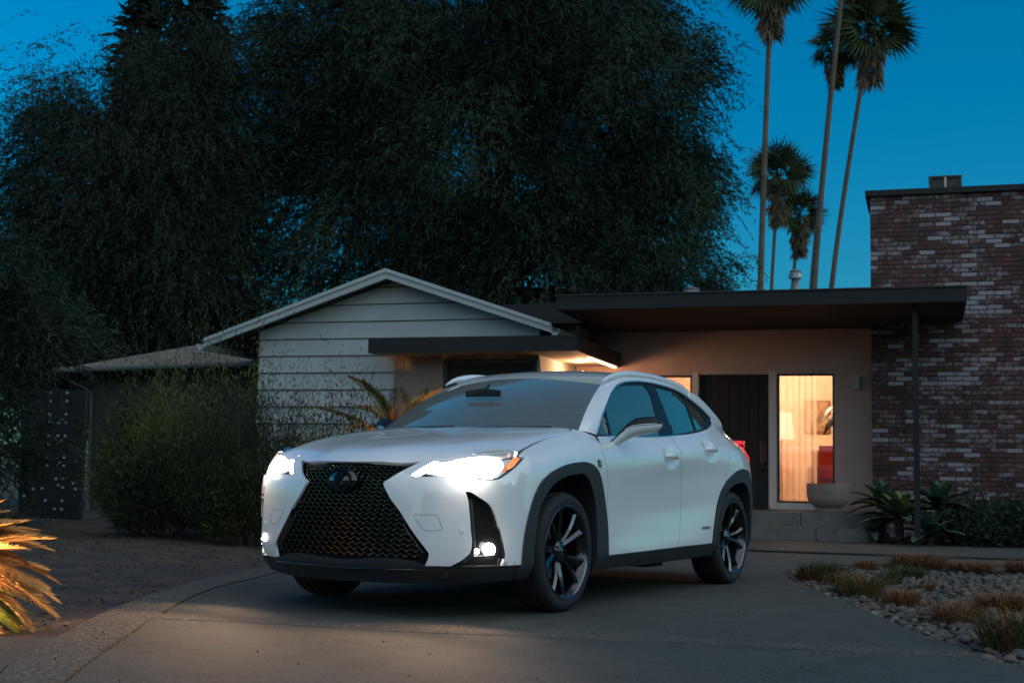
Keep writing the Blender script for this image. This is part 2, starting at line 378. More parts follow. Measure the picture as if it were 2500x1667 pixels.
def curve3(P, k):
    P = np.array(P, float); L = np.concatenate([[0], np.cumsum(np.linalg.norm(np.diff(P, axis=0), axis=1))]); t = np.linspace(0, L[-1], k+1)
    return np.stack([crom(L, P[:, i])(t) for i in range(3)], -1)
def orient(d, dirv):
    V, F = d; V = np.asarray(V); dirv = np.asarray(dirv, float); out = []
    for f in F:
        n = np.cross(V[f[1]]-V[f[0]], V[f[2]]-V[f[0]]); out.append(f if n@dirv > 0 else tuple(f)[::-1])
    return V, out

def build_car():
    car = empty('parked_car', (-.44133, 8.18511, 0), CARYAW, 'white compact hybrid SUV with lit headlights standing on the driveway', 'car')
    G = .003
    # ---- outlines on the body wall, (s, z)
    A_OUT = SX([(.492, .289), (.479, .432), (.441, .558), (.389, .659), (.323, .731), (.212, .79)])
    A_TOP = SX([(.212, .79), (.054, .83), (-.10, .848), (-.227, .851), (-.366, .811), (-.45, .715), (-.505, .60), (-.545, .46), (-.545, .295)])
    A_IN = SX([(.40, .21), (.392, .42), (.337, .60), (.243, .693), (.085, .759), (-.06, .778), (-.186, .78), (-.297, .702), (-.36, .58), (-.383, .43), (-.383, .21)])
    R_OUT = SX([(-2.225, .305), (-2.288, .476), (-2.383, .655), (-2.498, .752), (-2.692, .821), (-2.86, .84), (-2.98, .815), (-3.06, .70), (-3.10, .52), (-3.11, .30)])
    R_IN = SX([(-2.26, .21), (-2.30, .42), (-2.40, .60), (-2.498, .679), (-2.687, .735), (-2.82, .738), (-2.93, .68), (-2.99, .55), (-3.02, .40), (-3.02, .22)])
    TIP = (1.134, .867)
    HL_TOP = [(.53, .836), (.625, .838), (.705, .850), (.796, .862), (.89, .877), (.994, .887), (1.08, .884), TIP]
    HL_LOW = [TIP, (1.087, .842), (1.013, .80), (.949, .764), (.90, .743), (.835, .740), (.747, .747), (.63, .755), (.51, .752), (.40, .749)]
    HL_IN = [(.40, .749), (.459, .794), (.53, .836)]
    FCUT = [TIP, (1.177, .859), (1.233, .844), (1.302, .813), A_OUT[-1]]
    FOG = [[(.651, .284), (.715, .32), (.752, .352)], [(.752, .352), (.759, .375), (.754, .483), (.744, .582), (.736, .637), (.722, .676)], [(.722, .676), (.737, .677), (.798, .647), (.856, .608), (.884, .559), (.913, .484), (.944, .384), (.953, .339), (.936, .288)]]
    # ---- front bumper skin
    bump = [[(.441, .832), HL_IN[-1]], HL_IN[::-1], HL_LOW[::-1], FCUT, A_OUT[::-1], [A_OUT[0], (.936, .287)], FOG[2][::-1], FOG[1][::-1], FOG[0][::-1],
            [(.651, .284), (.515, .284)], [(.515, .284), (.535, .338), (.535, .351)], [(.535, .351), (.483, .414), (.429, .482), (.374, .56), (.305, .643), (.268, .70)], [(.268, .70), (.263, .713), (.29, .735)], [(.29, .735), (.36, .782), (.441, .832)]]
    bd = both(patch_data(bump, fw(0), .022, .018, out=outw, hb=.012))
    fb = part('front_bumper', bd, W_PAINT, car)
    tow = [[(.453, .551), (.561, .553)], [(.561, .553), (.574, .549), (.582, .536)], [(.582, .536), (.604, .486)], [(.604, .486), (.604, .477), (.598, .473)], [(.598, .473), (.538, .467)], [(.538, .467), (.510, .470), (.495, .481)], [(.495, .481), (.449, .541)], [(.449, .541), (.447, .547), (.453, .551)]]
    q = loop2(tow, .02); w = fw(.0)(q); c = fw(.001)(np.array([[.707, .473]]))[0]
    for sg in (1, -1):
        m = MB(); m.tube([v*[1, sg, 1] for v in list(w)+[w[0]]], .0010, 5, False); m.build('tow_cover_seam', W_PLAST, fb)
        m = MB(); m.tube([c*[1, sg, 1], (c+[.004, .003, 0])*[1, sg, 1]], .010, 12); m.build('parking_sensor', W_PAINT, fb)
    # ---- grille
    spn = [[(-.40, .826), (0, .822), (.40, .826)], [(.44, .828), (.36, .778), (.29, .731), (.258, .712)], [(.258, .712), (.30, .643), (.37, .56), (.425, .482), (.478, .414), (.53, .351)], [(.53, .351), (.525, .32), (.40, .312), (0, .305), (-.40, .312), (-.525, .32), (-.53, .351)],
           [(-.53, .351), (-.478, .414), (-.425, .482), (-.37, .56), (-.30, .643), (-.258, .712)], [(-.258, .712), (-.29, .731), (-.36, .778), (-.44, .828), (-.40, .826)]]
    spl = loop2(spn, .02)
    gr = part('grille', patch_data(spn, fw(-.075), .05, 0, out=outw), W_DARK, car)
    m = MB(); f = fw(-.022)
    row = 0; z = .335
    while z < .83:
        frac = (z-.33)/.5; pitch = .0275-.0115*max(0, frac-.25)/.75; cw = .054-.018*frac; amp = pitch*.36
        sx = np.arange(-.60, .601, cw/2); zz = z+amp*np.where((np.arange(len(sx))+row) % 2 == 0, 1, -1)
        pts = np.stack([sx, zz], -1); ok = inside(pts, spl)
        P3 = f(pts); P3b = fw(-.048)(pts)
        th = .0042
        for i in range(len(sx)-1):
            if not (ok[i] and ok[i+1]): continue
            a, b, a2, b2 = P3[i], P3[i+1], P3b[i], P3b[i+1]; up = np.array([0, 0, th])
            V = [a-up*.6, b-up*.6, b+up*.6, a+up*.6, a2-up, b2-up, b2+up, a2+up]
            m.add(V, [(0, 1, 2, 3), (3, 2, 6, 7), (1, 0, 4, 5)])
            if (i+row) % 2 == 1:       # little upright where the zigzags meet
                e = np.array([0, .0032, 0]); hh = np.array([0, 0, pitch-2*amp+.002]); V = [a-e, a+e, a+e+hh, a-e+hh, a2-e, a2+e, a2+e+hh, a2-e+hh]; m.add(V, [(0, 1, 2, 3), (0, 3, 7, 4), (1, 5, 6, 2)])
        z += pitch; row += 1
    m.build('grille_mesh', W_SMOKE, gr)
    for sg in (1, -1):
        m = MB()
        e1 = [(s*sg, zz) for s, zz in [(.374, .56), (.429, .482), (.483, .414), (.533, .351)]]
        a = fw(.001)(curve2([(s*1.0-.010*sg, z_) for s, z_ in e1], .02)); b = fw(-.03)(curve2([(s-.035*sg*(1 if k > 0 else .1), z_-.004) for k, (s, z_) in enumerate(e1)], .02)); n = min(len(a), len(b))
        m.add(list(a[:n])+list(b[:n]), [(i, i+1, n+i+1, n+i) for i in range(n-1)])
        m.tube(list(b[:n]), .004, 6)
        m.build('grille_trim', W_SMOKE, gr, True)
    m = MB(); lp = fw(-.012)(curve2([(-.37, .823), (0, .819), (.37, .823)], .03)); m.tube(list(lp), .007, 8); m.build('grille_top_bar', W_BLACK, gr, True)
    # badge: oval ring and slanted L
    bc = np.array([.952, 0, .726]); m = MB(); tl = -.09
    def bp(y, zz, d=0.): return np.array([bc[0]+d+zz*tl, y, bc[2]+zz])
    m.tube([bp(.078*math.cos(a), .056*math.sin(a), .018) for a in np.linspace(0, 2*math.pi, 41)], .0075, 8, False, (1.3, 1))
    Ls = [(.028, .045), (.012, .045), (-.048, -.024), (-.046, -.034), (.040, -.034), (.052, -.022), (-.016, -.022), (.035, .036)]
    m.prism(Ls, lambda y, zz: bp(y, zz, .012), lambda y, zz: bp(y, zz, .021)); bdg = m.build('badge', W_BADGE, car, sharp=40)
    m = MB(); n = 40; m.add([bp(0, 0, .012)]+[bp(.080*math.cos(a), .057*math.sin(a), .006) for a in np.linspace(0, 2*math.pi, n, False)]+[bp(.086*math.cos(a), .063*math.sin(a), -.05) for a in np.linspace(0, 2*math.pi, n, False)], [(0, 1+i, 1+(i+1) % n) for i in range(n)]+[(1+i, 1+n+i, 1+n+(i+1) % n, 1+(i+1) % n) for i in range(n)]); m.build('badge_plate', W_BLACK, bdg, True)
    # ---- black lower lip
    lip = [[(-1.066, .286), (-.936, .286), (-.65, .282), (-.515, .282), (-.45, .30), (0, .298), (.45, .30), (.515, .282), (.65, .282), (.936, .286), (1.066, .286)], [(1.066, .286), (1.06, .205)], [(1.06, .205), (.9, .20), (.5, .185), (0, .18), (-.5, .185), (-.9, .20), (-1.06, .205)], [(-1.06, .205), (-1.066, .286)]]
    fl = part('front_lip', patch_data(lip, fw(-.004), .04, .05, out=outw), W_PLAST, car)
    m = MB(); m.tube(list(fw(.012)(curve2([(-.50, .262), (0, .258), (.50, .262)], .04))), .007, 6, True, (1, .7)); m.build('lip_blade', W_BLACK, fl, True)
    # ---- headlights and fog lamps
    for sg in (1, -1):
        mm = (lambda d: d) if sg == 1 else mirror
        hl = part('headlight', mm(patch_data([HL_TOP, HL_LOW, HL_IN], fw(-.002), .022, .02, out=outw, hb=.012)), W_LENS, car)
        part('housing', mm(patch_data([HL_TOP, HL_LOW, HL_IN], fw(-.055), .03, -.03, out=outw, hb=.015)), W_REFL, hl)
        lampA = [[(.47, .775), (.55, .815), (.64, .823), (.72, .836), (.80, .848), (.88, .861), (.95, .866)], [(.95, .866), (.965, .82), (.93, .785), (.89, .760), (.83, .752), (.747, .757), (.64, .764), (.54, .764), (.47, .775)]]
        part('lamp', mm(patch_data(lampA, fw(-.016), .03, .012, out=outw)), W_HL, hl)
        drl = [[(.425, .757), (.475, .795), (.53, .829)], [(.53, .829), (.56, .829), (.50, .786), (.455, .757), (.425, .757)]]
        part('running_light', mm(patch_data(drl, fw(-.012), .02, .006, out=outw)), emat('running_light_glow', (1, .97, .93), 7.), hl)
        amb = [[(1.005, .835), (1.06, .862), (1.115, .863)], [(1.115, .863), (1.075, .842), (1.02, .81), (.99, .80), (1.005, .835)]]
        part('indicator', mm(patch_data(amb, fw(-.014), .02, .006, out=outw)), W_AMBER, hl)
        fg = part('fog_bezel', mm(patch_data(FOG, fw(-.030), .025, -.03, out=outw, hb=.012)), W_BLACK, car)
        m = MB(); k0 = [(.700, .31), (.748, .352), (.752, .375), (.747, .483), (.738, .582), (.73, .637)]; w = fw(-.010)(curve2([(s+.02, zz) for s, zz in k0], .02)); m.tube(list(w), .010, 6); V, F = np.array(m.V), m.F; mesh_np('bezel_blade', *(mm((V, F))), W_PLAST, fg)
        m = MB()
        for (s0, z0, r0) in ((.862, .373, .034), (.792, .362, .014)):
            c = fw(-.020)(np.array([[s0, z0]]))[0]; c2 = fw(-.008)(np.array([[s0, z0]]))[0]; nn = (c2-c)/np.linalg.norm(c2-c); t1 = np.cross(nn, [0, 0, 1.]); t1 /= np.linalg.norm(t1); t2 = np.cross(t1, nn)
            n = 20; ring = [c+nn*.008+r0*(t1*math.cos(a)+t2*math.sin(a)) for a in np.linspace(0, 2*math.pi, n, False)]; rb = [p-nn*.012 for p in ring]
            m.add([c+nn*.014]+ring+rb, [(0, 1+i, 1+(i+1) % n) for i in range(n)]+[(1+i, 1+n+i, 1+n+(i+1) % n, 1+(i+1) % n) for i in range(n)])
        mesh_np('fog_lamp', *(mm((np.array(m.V), m.F))), W_FOG, fg)
        c = fw(-.006)(np.array([[.835, .338]]))[0]; c0 = fw(-.006)(np.array([[.775, .338]]))[0]; c1 = fw(-.006)(np.array([[.895, .345]]))[0]
        m = MB(); m.tube([c0, c, c1], .004, 6); mesh_np('fog_trim', *(mm((np.array(m.V), m.F))), W_BLACK, fg)
    # ---- hood
    HGAP = [(.40, .785), (.257, .765), (.004, .748), (-.18, .757), (-.285, .752), (-.345, .728)]
    hf = [(.911, 0), (.896, .12), (.866, .24), (.788, .407), (.735, .554), (.691, .616), (.658, .685), (.609, .744), (.532, .776), (.452, .795)]
    cowl = [(-.345, .728), (-.345, .60), (-.27, .45), (-.185, .22), (-.16, 0)]
    half = [hf, [hf[-1], HGAP[0]], HGAP, cowl]
    full = [[(x, -y) for x, y in hf[::-1]][:-1]+hf, [hf[-1], HGAP[0]], HGAP, cowl[:-1]+[(x, -y) for x, y in cowl[::-1]], [(x, -y) for x, y in HGAP[::-1]], [(HGAP[0][0], -HGAP[0][1]), (hf[-1][0], -hf[-1][1])]]
    def fh(ex=0.):
        def f(p): return np.stack([p[:, 0], p[:, 1], hood(p[:, 0], p[:, 1])+ex], -1)
        return f
    hd = part('hood', patch_data(full, fh(), .028, .022, out=outup, hb=.016), W_PAINT, car)
    m = MB()
    for sg in (1, -1):
        w = fh(-.014)(curve2(HGAP, .03))*[1, sg, 1]; m.tube(list(w), .009, 6)
    w = fh(-.016)(curve2([(x+.004, -y) for x, y in cowl][:-1]+[(x+.004, y) for x, y in cowl[::-1]], .04)); m.tube(list(w), .010, 6)
    m.build('hood_gap_shade', W_DARK, hd, True)  # dark tubes under the hood edges, put in as shade of the gaps
    ca = [(x, y, float(hood(np.array([x]), y)[0])-.018) for x, y in [(x, -y) for x, y in cowl][:-1]+[(x, y) for x, y in cowl[::-1]]]; cb_ = [(-.165-.29*abs(t)**2.3-.01, .75*t, 1.034) for t in np.linspace(-1, 1, 9)]
    part('cowl', orient(strip(ca, cb_, 3, 0., 30), (0, 0, 1)), W_PLAST, car)
    # ---- fenders
    fend = [FCUT[::-1], SX([(.421, .867), (.36, .894), (.257, .921), (.10, .958), (.004, .978), (-.18, 1.012), (-.285, 1.032), (-.36, 1.05)]), SX([(-.36, 1.05), (-.45, 1.040), (-.52, 1.012)]), SX([(-.52, 1.012), (-.467, .923), (-.497, .843), (-.534, .763), (-.549, .56), (-.545, .295)]), A_TOP[::-1]]
    def f_fender(p):
        w = wall(p[:, 0], p[:, 1]); x = -_qx(p[:, 0])
        kx = [-.421, -.40, -.257, -.10, -.004, .18, .285, .345, .45, .52]; zt = np.interp(x, [-.421, -.36, -.257, -.10, -.004, .18, .285, .36, .45, .52], [.867, .894, .921, .958, .978, 1.012, 1.032, 1.05, 1.040, 1.012])
        yt = np.interp(x, kx, [.845, .790, .771, .760, .754, .763, .758, .738, .757, .806]); wt = wall(p[:, 0], zt)[:, 1]; t = np.clip((p[:, 1]-zt+.075)/.075, 0, 1); t = t*t*(3-2*t)
        w[:, 1] += np.where((x > -.425) & (x < .56), (yt-wt)*t, 0); return w
    for sg in (1, -1):
        mm = (lambda d: d) if sg == 1 else mirror
        fe = part('fender', mm(patch_data(fend, f_fender, .022, .018, out=outw, hb=.012)), W_PAINT, car)
        cl = part('arch_cladding', mm(patch_data([A_OUT[:-1]+A_TOP[:1], A_TOP, SX([(-.545, .295), (-.53, .21)]), SX([(-.53, .21), (-.383, .21)]), A_IN[::-1], SX([(.40, .21), (.505, .21)]), SX([(.505, .21), (.492, .289)])], fw(.012), .03, .035, out=outw, hb=.015)), W_PLAST, car)
        part('rear_arch_cladding', mm(patch_data([R_OUT, SX([(-3.11, .30), (-3.09, .22)]), SX([(-3.09, .22), (-3.02, .22)]), R_IN[::-1], SX([(-2.26, .21), (-2.215, .21)]), SX([(-2.215, .21), (-2.225, .305)])], fw(.012), .03, .035, out=outw, hb=.015)), W_PLAST, car)
        part('sill', mm(patch_data([SX([(-.532, .292), (-1.4, .301), (-2.222, .308)]), SX([(-2.222, .308), (-2.21, .225)]), SX([(-2.21, .225), (-1.4, .21), (-.53, .212)]), SX([(-.53, .212), (-.532, .292)])], fw(.012), .05, .05, out=outw)), W_PLAST, car)
        # F badge plate on the fender
        m = MB(); c = wall(np.array([float(s_of_x(-.407))]), np.array([.846]))[0]; ux = np.array([-1, 0, -.05]); uz = np.array([0, -.05, 1.])
        sq = [(-.022, .024), (.022, .022), (.026, -.022), (-.016, -.020)]
        m.prism(sq, lambda a, b: c+ux*a+uz*b+[0, .001, 0], lambda a, b: c+ux*a*.9+uz*b*.9+[0, .006, 0]); bdge = mesh_np('side_badge', *(mm((np.array(m.V), m.F))), W_BLACK, fe, False)
        m = MB()
        for (a0, b0, a1, b1) in ((-.010, .012, .012, .008), (-.010, .004, .008, -.001), (-.010, .012, -.004, -.014)): m.prism([(a0, b0), (a1, b0), (a1, b1), (a0, b1)], lambda a, b: c+ux*a+uz*b+[0, .006, 0], lambda a, b: c+ux*a+uz*b+[0, .0075, 0])
        mesh_np('badge_letter', *(mm((np.array(m.V), m.F))), W_CHROME, bdge, False)
    # ---- doors
    D_SPLIT = [(-1.694, 1.051), (-1.669, .974), (-1.69, .884), (-1.728, .70), (-1.722, .56), (-1.691, .431), (-1.636, .312)]
    BELT = [(-.527, 1.011), (-.586, 1.014), (-.789, 1.021), (-1.0, 1.028), (-1.36, 1.038), (-1.671, 1.050), (-1.690, 1.051)]
    BELT2 = [(-1.698, 1.052), (-1.92, 1.068), (-2.222, 1.097), (-2.40, 1.120), (-2.52, 1.138)]
    fd = [SX(BELT), SX([(x+.004, z_) for x, z_ in D_SPLIT]), SX([(-1.632, .306), (-1.1, .300), (-.549, .296)]), SX([(-.549, .296), (-.556, .56), (-.541, .763), (-.504, .843), (-.474, .923), (-.527, 1.011)])]
    rd = [SX(BELT2), SX([(-2.52, 1.138), (-2.582, 1.05), (-2.556, .95), (-2.514, .86), (-2.493, .756)]), SX([(-2.493, .756), (-2.378, .658), (-2.282, .478), (-2.222, .312)]), SX([(-2.222, .312), (-1.9, .309), (-1.644, .307)]), SX([(x-.004, z_) for x, z_ in D_SPLIT[::-1]])]
    def SD(x, z_, *k): return (float(s_of_x(x)), z_)+k
    GF = [[(-.819, 1.030), (-.848, 1.202), (-.945, 1.266), (-1.069, 1.328), (-1.171, 1.360), (-1.375, 1.387), (-1.588, 1.399)], [(-1.588, 1.399), (-1.616, 1.386), (-1.61, 1.195), (-1.573, 1.055)], [(-1.573, 1.055), (-1.2, 1.042), (-.819, 1.030)]]
    GQ = [[(-.60, 1.027), (-.805, 1.184)], [(-.805, 1.184), (-.785, 1.029)], [(-.785, 1.029), (-.60, 1.027)]]
    GR = [[(-1.778, 1.400), (-2.015, 1.388), (-2.207, 1.370), (-2.251, 1.348)], [(-2.251, 1.348), (-2.261, 1.110)], [(-2.261, 1.110), (-2.0, 1.085), (-1.797, 1.068)], [(-1.797, 1.068), (-1.778, 1.400)]]
    GC = [[(-2.294, 1.347), (-2.461, 1.279), (-2.586, 1.212)], [(-2.586, 1.212), (-2.585, 1.19), (-2.553, 1.171), (-2.46, 1.138), (-2.291, 1.114)], [(-2.291, 1.114), (-2.294, 1.347)]]
    DLOt = [(-.573, 1.022), (-.717, 1.132), (-.868, 1.230), (-1.008, 1.314), (-1.126, 1.365), (-1.253, 1.395), (-1.397, 1.411), (-1.653, 1.422), (-1.822, 1.420), (-2.037, 1.408), (-2.252, 1.378), (-2.412, 1.332), (-2.576, 1.278), (-2.705, 1.215)]
    DLO = [DLOt, [(-2.705, 1.215), (-2.66, 1.176), (-2.52, 1.138), (-2.40, 1.120), (-2.222, 1.097), (-1.92, 1.068), (-1.671, 1.051), (-1.36, 1.039), (-.789, 1.022), (-.573, 1.016)]]
    def fg_(ex):
        def f(p): return np.stack([p[:, 0], green(p[:, 0], p[:, 1])+ex, p[:, 1]], -1)
        return f
    outy = lambda V: np.tile([0, 1., 0], (len(V), 1))
    mir_parent = None
    for sg in (1, -1):
        mm = (lambda d: d) if sg == 1 else mirror
        dF = part('front_door', mm(patch_data(fd, fside(0, [SD(-1.515, .905, .12, .07, .026)]), .024, .018, out=outw, hb=.014)), W_PAINT, car)
        dR = part('rear_door', mm(patch_data(rd, fside(0, [SD(-2.205, .968, .12, .07, .026)]), .024, .018, out=outw, hb=.014)), W_PAINT, car)
        for dd, segs in ((dF, fd), (dR, rd)):
            part('inner_trim', mm(patch_data([[(a, min(b, 1.02+.0*b)) for a, b in sgm] for sgm in segs], fside(-.07), .08, 0, out=outw)), W_DARK, dd)
            m = MB(); q = loop2(segs, .03); q = np.concatenate([q, q[:1]]); w = fside(-.014)(q); m.tube(list(w), .009, 5, False); mesh_np('door_gap_shade', *(mm((np.array(m.V), m.F))), W_DARK, dd)  # black tube below the door outline stands in for shade in the gap
        for dd, hx, hz in ((dF, -1.515, .905), (dR, -2.205, .968)):
            m = MB(); pts = []; rr = []
            for t in np.linspace(-1, 1, 15):
                s0 = float(s_of_x(hx+t*.095)); w = wall(np.array([s0]), np.array([hz+.012*(1-t*t)+.004*t]))[0]; pts.append(w+[0, .026*(1-abs(t)**3)-.004, 0]); rr.append(.021*(1-.55*abs(t)**3))
            m.tube(pts, rr, 10, True, (.75, 1.1)); hn = mesh_np('handle', *(mm((np.array(m.V), m.F))), W_PAINT, dd)
        # glass
        for nm, g, mt, par in (('door_glass', GF, W_GLASS, dF), ('corner_glass', GQ, W_GLASS, dF), ('door_glass', GR, W_GLASSD, dR), ('corner_glass', GC, W_GLASSD, dR)):
            part(nm, mm(patch_data(g, fg_(-.012), .05, 0, out=outy, hb=.02)), mt, par)
        # black window surround with the four openings cut out, chrome line round it
        part('window_frame', mm(patch_data(DLO, fg_(-.006), .03, .014, [GF, GQ, GR, GC], out=outy, hb=.014)), W_MCAP, car)
        m = MB(); q = loop2(DLO, .03); q = np.concatenate([q, q[:1]]); w = fg_(.002)(q); m.tube(list(w), .0075, 6, False); mesh_np('window_trim', *(mm((np.array(m.V), m.F))), W_CHROME, car)
        # door mirror
        mi = build_mirror(dF, mm)
    # text on the rear door
    tx = bpy.data.curves.new('lettering', 'FONT'); tx.body = 'HYBRID'; tx.size = .036; tx.extrude = .0012; tx.space_character = 1.1; tx.shear = .25; tx.align_x = 'CENTER'; tx.align_y = 'CENTER'
    to = bpy.data.objects.new('lettering', tx); tmp = to.to_mesh(); me = bpy.data.meshes.new_from_object(to); bpy.data.objects.remove(to); me.materials.append(W_SMOKE)
    c = wall(np.array([float(s_of_x(-2.139))]), np.array([.42]))[0]; c2 = wall(np.array([float(s_of_x(-2.139))]), np.array([.45]))[0]; tilt = math.atan2(c[1]-c2[1], .03)
    to = bpy.data.objects.new('lettering', me); link(to, dRefs(car, 'rear_door')); to.location = c+[0, .002, 0]; to.rotation_euler = Euler((math.pi/2+tilt*0, 0, math.pi), 'XYZ'); to.scale = (1.25, .8, 1)
    def fws(ex=0.):
        def f(p):
            a, b = p[:, 0], p[:, 1]; aa = np.abs(a)
            B = np.stack([-.165-.290*aa**2.3, .742*a, 1.040+.004*aa], -1); T = np.stack([-.955-.150*aa**2.2, .585*a, 1.418-.028*aa**2], -1)
            P = B*(1-b[:, None])+T*b[:, None]; bow = (.030*4*b*(1-b))[:, None]; return P+np.array([.40, 0, .9])*(bow+ex)
        return f
    # ---- pillars, cant rail and roof
    inn = [(x, float(green(x, z_))+.002, z_) for x, z_ in DLOt[:12]]
    oute = [tuple(v) for v in fws(.001)(np.stack([np.full(6, .985), np.linspace(0, .995, 6)], -1))]+[(-1.25, .577, 1.440), (-1.5, .580, 1.466), (-1.7, .582, 1.472), (-1.9, .582, 1.466), (-2.15, .582, 1.444), (-2.45, .587, 1.398)]
    pil = both(orient(strip([np.array(p)+[0, .002, 0] for p in inn], oute, 7, .012, 60), (0, 1, .4)))
    part('roof_pillar', pil, W_PAINT, car)
    zc = pchip([.9, .96, 1.2, 1.5, 1.8, 2.2, 2.6, 2.95], [1.408, 1.425, 1.475, 1.503, 1.512, 1.502, 1.462, 1.415]); zd = pchip([.9, 1.1, 1.25, 1.5, 1.7, 2.1, 2.5, 2.95], [.020, .040, .040, .038, .040, .06, .095, .13])
    def froof(p):
        return np.stack([p[:, 0], p[:, 1], zc(-p[:, 0])-zd(-p[:, 0])*np.abs(p[:, 1]/.6)**2.2], -1)
    rf = [(-.955, 0), (-.977, .22), (-1.035, .44), (-1.105, .580)]; rs = [(-1.105, .580), (-1.25, .575), (-1.68, .579), (-2.113, .580), (-2.45, .585), (-2.70, .57)]; rr_ = [(-2.70, .57), (-2.86, .50), (-2.92, .25), (-2.93, 0)]
    roof = part('roof', patch_data([[(x, -y) for x, y in rf[::-1]][:-1]+rf, rs, rr_[:-1]+[(x, -y) for x, y in rr_[::-1]], [(x, -y) for x, y in rs[::-1]]], froof, .04, .03, out=outup), W_PAINT, car)
    part('headliner', patch_data([[(x, -y) for x, y in rf[::-1]][:-1]+rf, rs, rr_[:-1]+[(x, -y) for x, y in rr_[::-1]], [(x, -y) for x, y in rs[::-1]]], lambda p: froof(p)+[0, 0, -.045], .1, 0, out=outup), W_DARK, roof)
    for sg in (1, -1):
        m = MB(); xs = [-1.01, -1.09, -1.19, -1.354, -1.6, -1.907, -2.15, -2.362, -2.457, -2.56]; zs = [1.385, 1.414, 1.437, 1.459, 1.469, 1.466, 1.450, 1.424, 1.402, 1.368]
        rr = [.008, .020, .024, .024, .022, .022, .022, .022, .020, .008]; yy = [.600, .606, .608, .610, .611, .611, .610, .607, .603, .598]
        c = curve3([(x, y*sg, z_) for x, y, z_ in zip(xs, yy, zs)], 36); rc_ = np.interp(np.linspace(0, 1, 37), np.linspace(0, 1, 10), rr)
        m.tube(list(c), list(rc_), 10, True, (.9, 1.0)); m.build('roof_rail', W_PAINT, car, True)
    # ---- windshield with dark border and wipers
    rect = lambda a0, b0, a1, b1: [[(a0, b0), (a1, b0)], [(a1, b0), (a1, b1)], [(a1, b1), (a0, b1)], [(a0, b1), (a0, b0)]]
    inr = [[(-.80, .07), (0, .055), (.80, .07)], [(.80, .07), (.90, .12), (.925, .22), (.93, .80), (.91, .90), (.82, .935)], [(.82, .935), (.3, .945), (-.3, .945), (-.82, .935)], [(-.82, .935), (-.91, .90), (-.93, .80), (-.925, .22), (-.90, .12), (-.80, .07)]]
    ws = part('windshield', patch_data(rect(-.985, -.02, .985, .995), fws(), .06, 0, out=outup), W_WS, car)
    part('border', patch_data(rect(-.99, -.03, .99, .997), fws(-.004), .05, .006, [inr], out=outup, hb=.03), W_BLACK, ws)
    m = MB(); c = fws(-.03)(np.array([[0, .80], [0, .90], [0, .965]])); m.tube([c[0]+[-.03, 0, -.02], c[1], c[2]], [.02, .035, .045], 10, True, (1.4, .4)); m.build('camera_housing', W_DARK, ws, True)
    m = MB(); m.tube([(-.52, -.13, 1.285), (-.52, 0, 1.295), (-.52, .13, 1.285)], [.016, .022, .016], 10, True, (.5, 1.3)); m.tube([(-.52, 0, 1.30), (-.60, 0, 1.345)], .008, 6); m.build('rear_view_mirror', W_DARK, ws, True)
    for (a0, a1) in ((.05, .80), (-.75, .0)):
        m = MB(); c = fws(.008)(np.stack([np.linspace(a0, a1, 14), np.linspace(.008, .03, 14)], -1)); m.tube(list(c), .005, 5); m.tube([fws(.0)(np.array([[a0, -.03]]))[0], c[3], c[7]], .006, 5); m.build('wiper', W_DARK, ws, True)
    # ---- rear quarter, tail
    quart = [SX([(-2.412, 1.334), (-2.576, 1.280), (-2.707, 1.217)]), SX([(-2.707, 1.217), (-2.662, 1.174), (-2.527, 1.140)]), SX([(-2.527, 1.140), (-2.589, 1.05), (-2.563, .95), (-2.521, .86), (-2.498, .756)]), SX([(-2.498, .756), (-2.692, .825), (-2.86, .844), (-2.98, .818), (-3.06, .703), (-3.09, .60)]),
             SX([(-3.09, .60), (-3.17, .70), (-3.22, .80), (-3.24, .88)]), SX([(-3.24, .88), (-3.20, .98), (-3.28, 1.05)]), SX([(-3.28, 1.05), (-3.12, 1.12), (-2.96, 1.215), (-2.80, 1.30), (-2.66, 1.362), (-2.53, 1.398)]), SX([(-2.53, 1.398), (-2.44, 1.398), (-2.412, 1.334)])]
    for sg in (1, -1):
        mm = (lambda d: d) if sg == 1 else mirror
        part('quarter_panel', mm(patch_data(quart, fside(0), .025, .018, out=outw, hb=.015)), W_PAINT, car)
        tl = [SX([(-3.16, .985), (-3.26, 1.035), (-3.40, 1.0)]), SX([(-3.40, 1.0), (-3.42, .93), (-3.30, .90), (-3.20, .93), (-3.16, .985)])]
        t_ = part('tail_light', mm(patch_data(tl, fw(.012), .03, .03, out=outw)), W_RED, car)
        m = MB(); m.tube([(-3.10, .80, .995), (-3.2, .775, 1.03), (-3.34, .72, 1.055), (-3.42, .60, 1.06)], [.004, .010, .013, .012], 8, True, (.6, 1.2)); mesh_np('light_fin', *(mm((np.array(m.V), m.F))), W_RED, t_)
    S_E = float(SS[-1])
    hatchw = [[(float(s_of_x(-3.245)), .88), (S_E*1.0, .80)], [(S_E, .80), (S_E, 1.06)], [(S_E, 1.06), (float(s_of_x(-3.40)), 1.06), (float(s_of_x(-3.27)), 1.045)], [(float(s_of_x(-3.27)), 1.045), (float(s_of_x(-3.21)), .98), (float(s_of_x(-3.245)), .88)]]
    hg = part('tailgate', both(patch_data(hatchw, fw(-.006), .05, .02, out=outw)), W_PAINT, car)
    el = [(x, float(green(x, z_))-.004, z_) for x, z_ in [(-2.53, 1.398), (-2.66, 1.362), (-2.80, 1.30), (-2.96, 1.215), (-3.12, 1.12), (-3.28, 1.05)]]
    er = [(x, -y, z_) for x, y, z_ in el]; cg = []
    V, F = strip(el, er, 14, .06, 20, (-1, 0, .5)); part('rear_glass', orient((V, F), (-1, 0, .6)), W_GLASSD, hg)
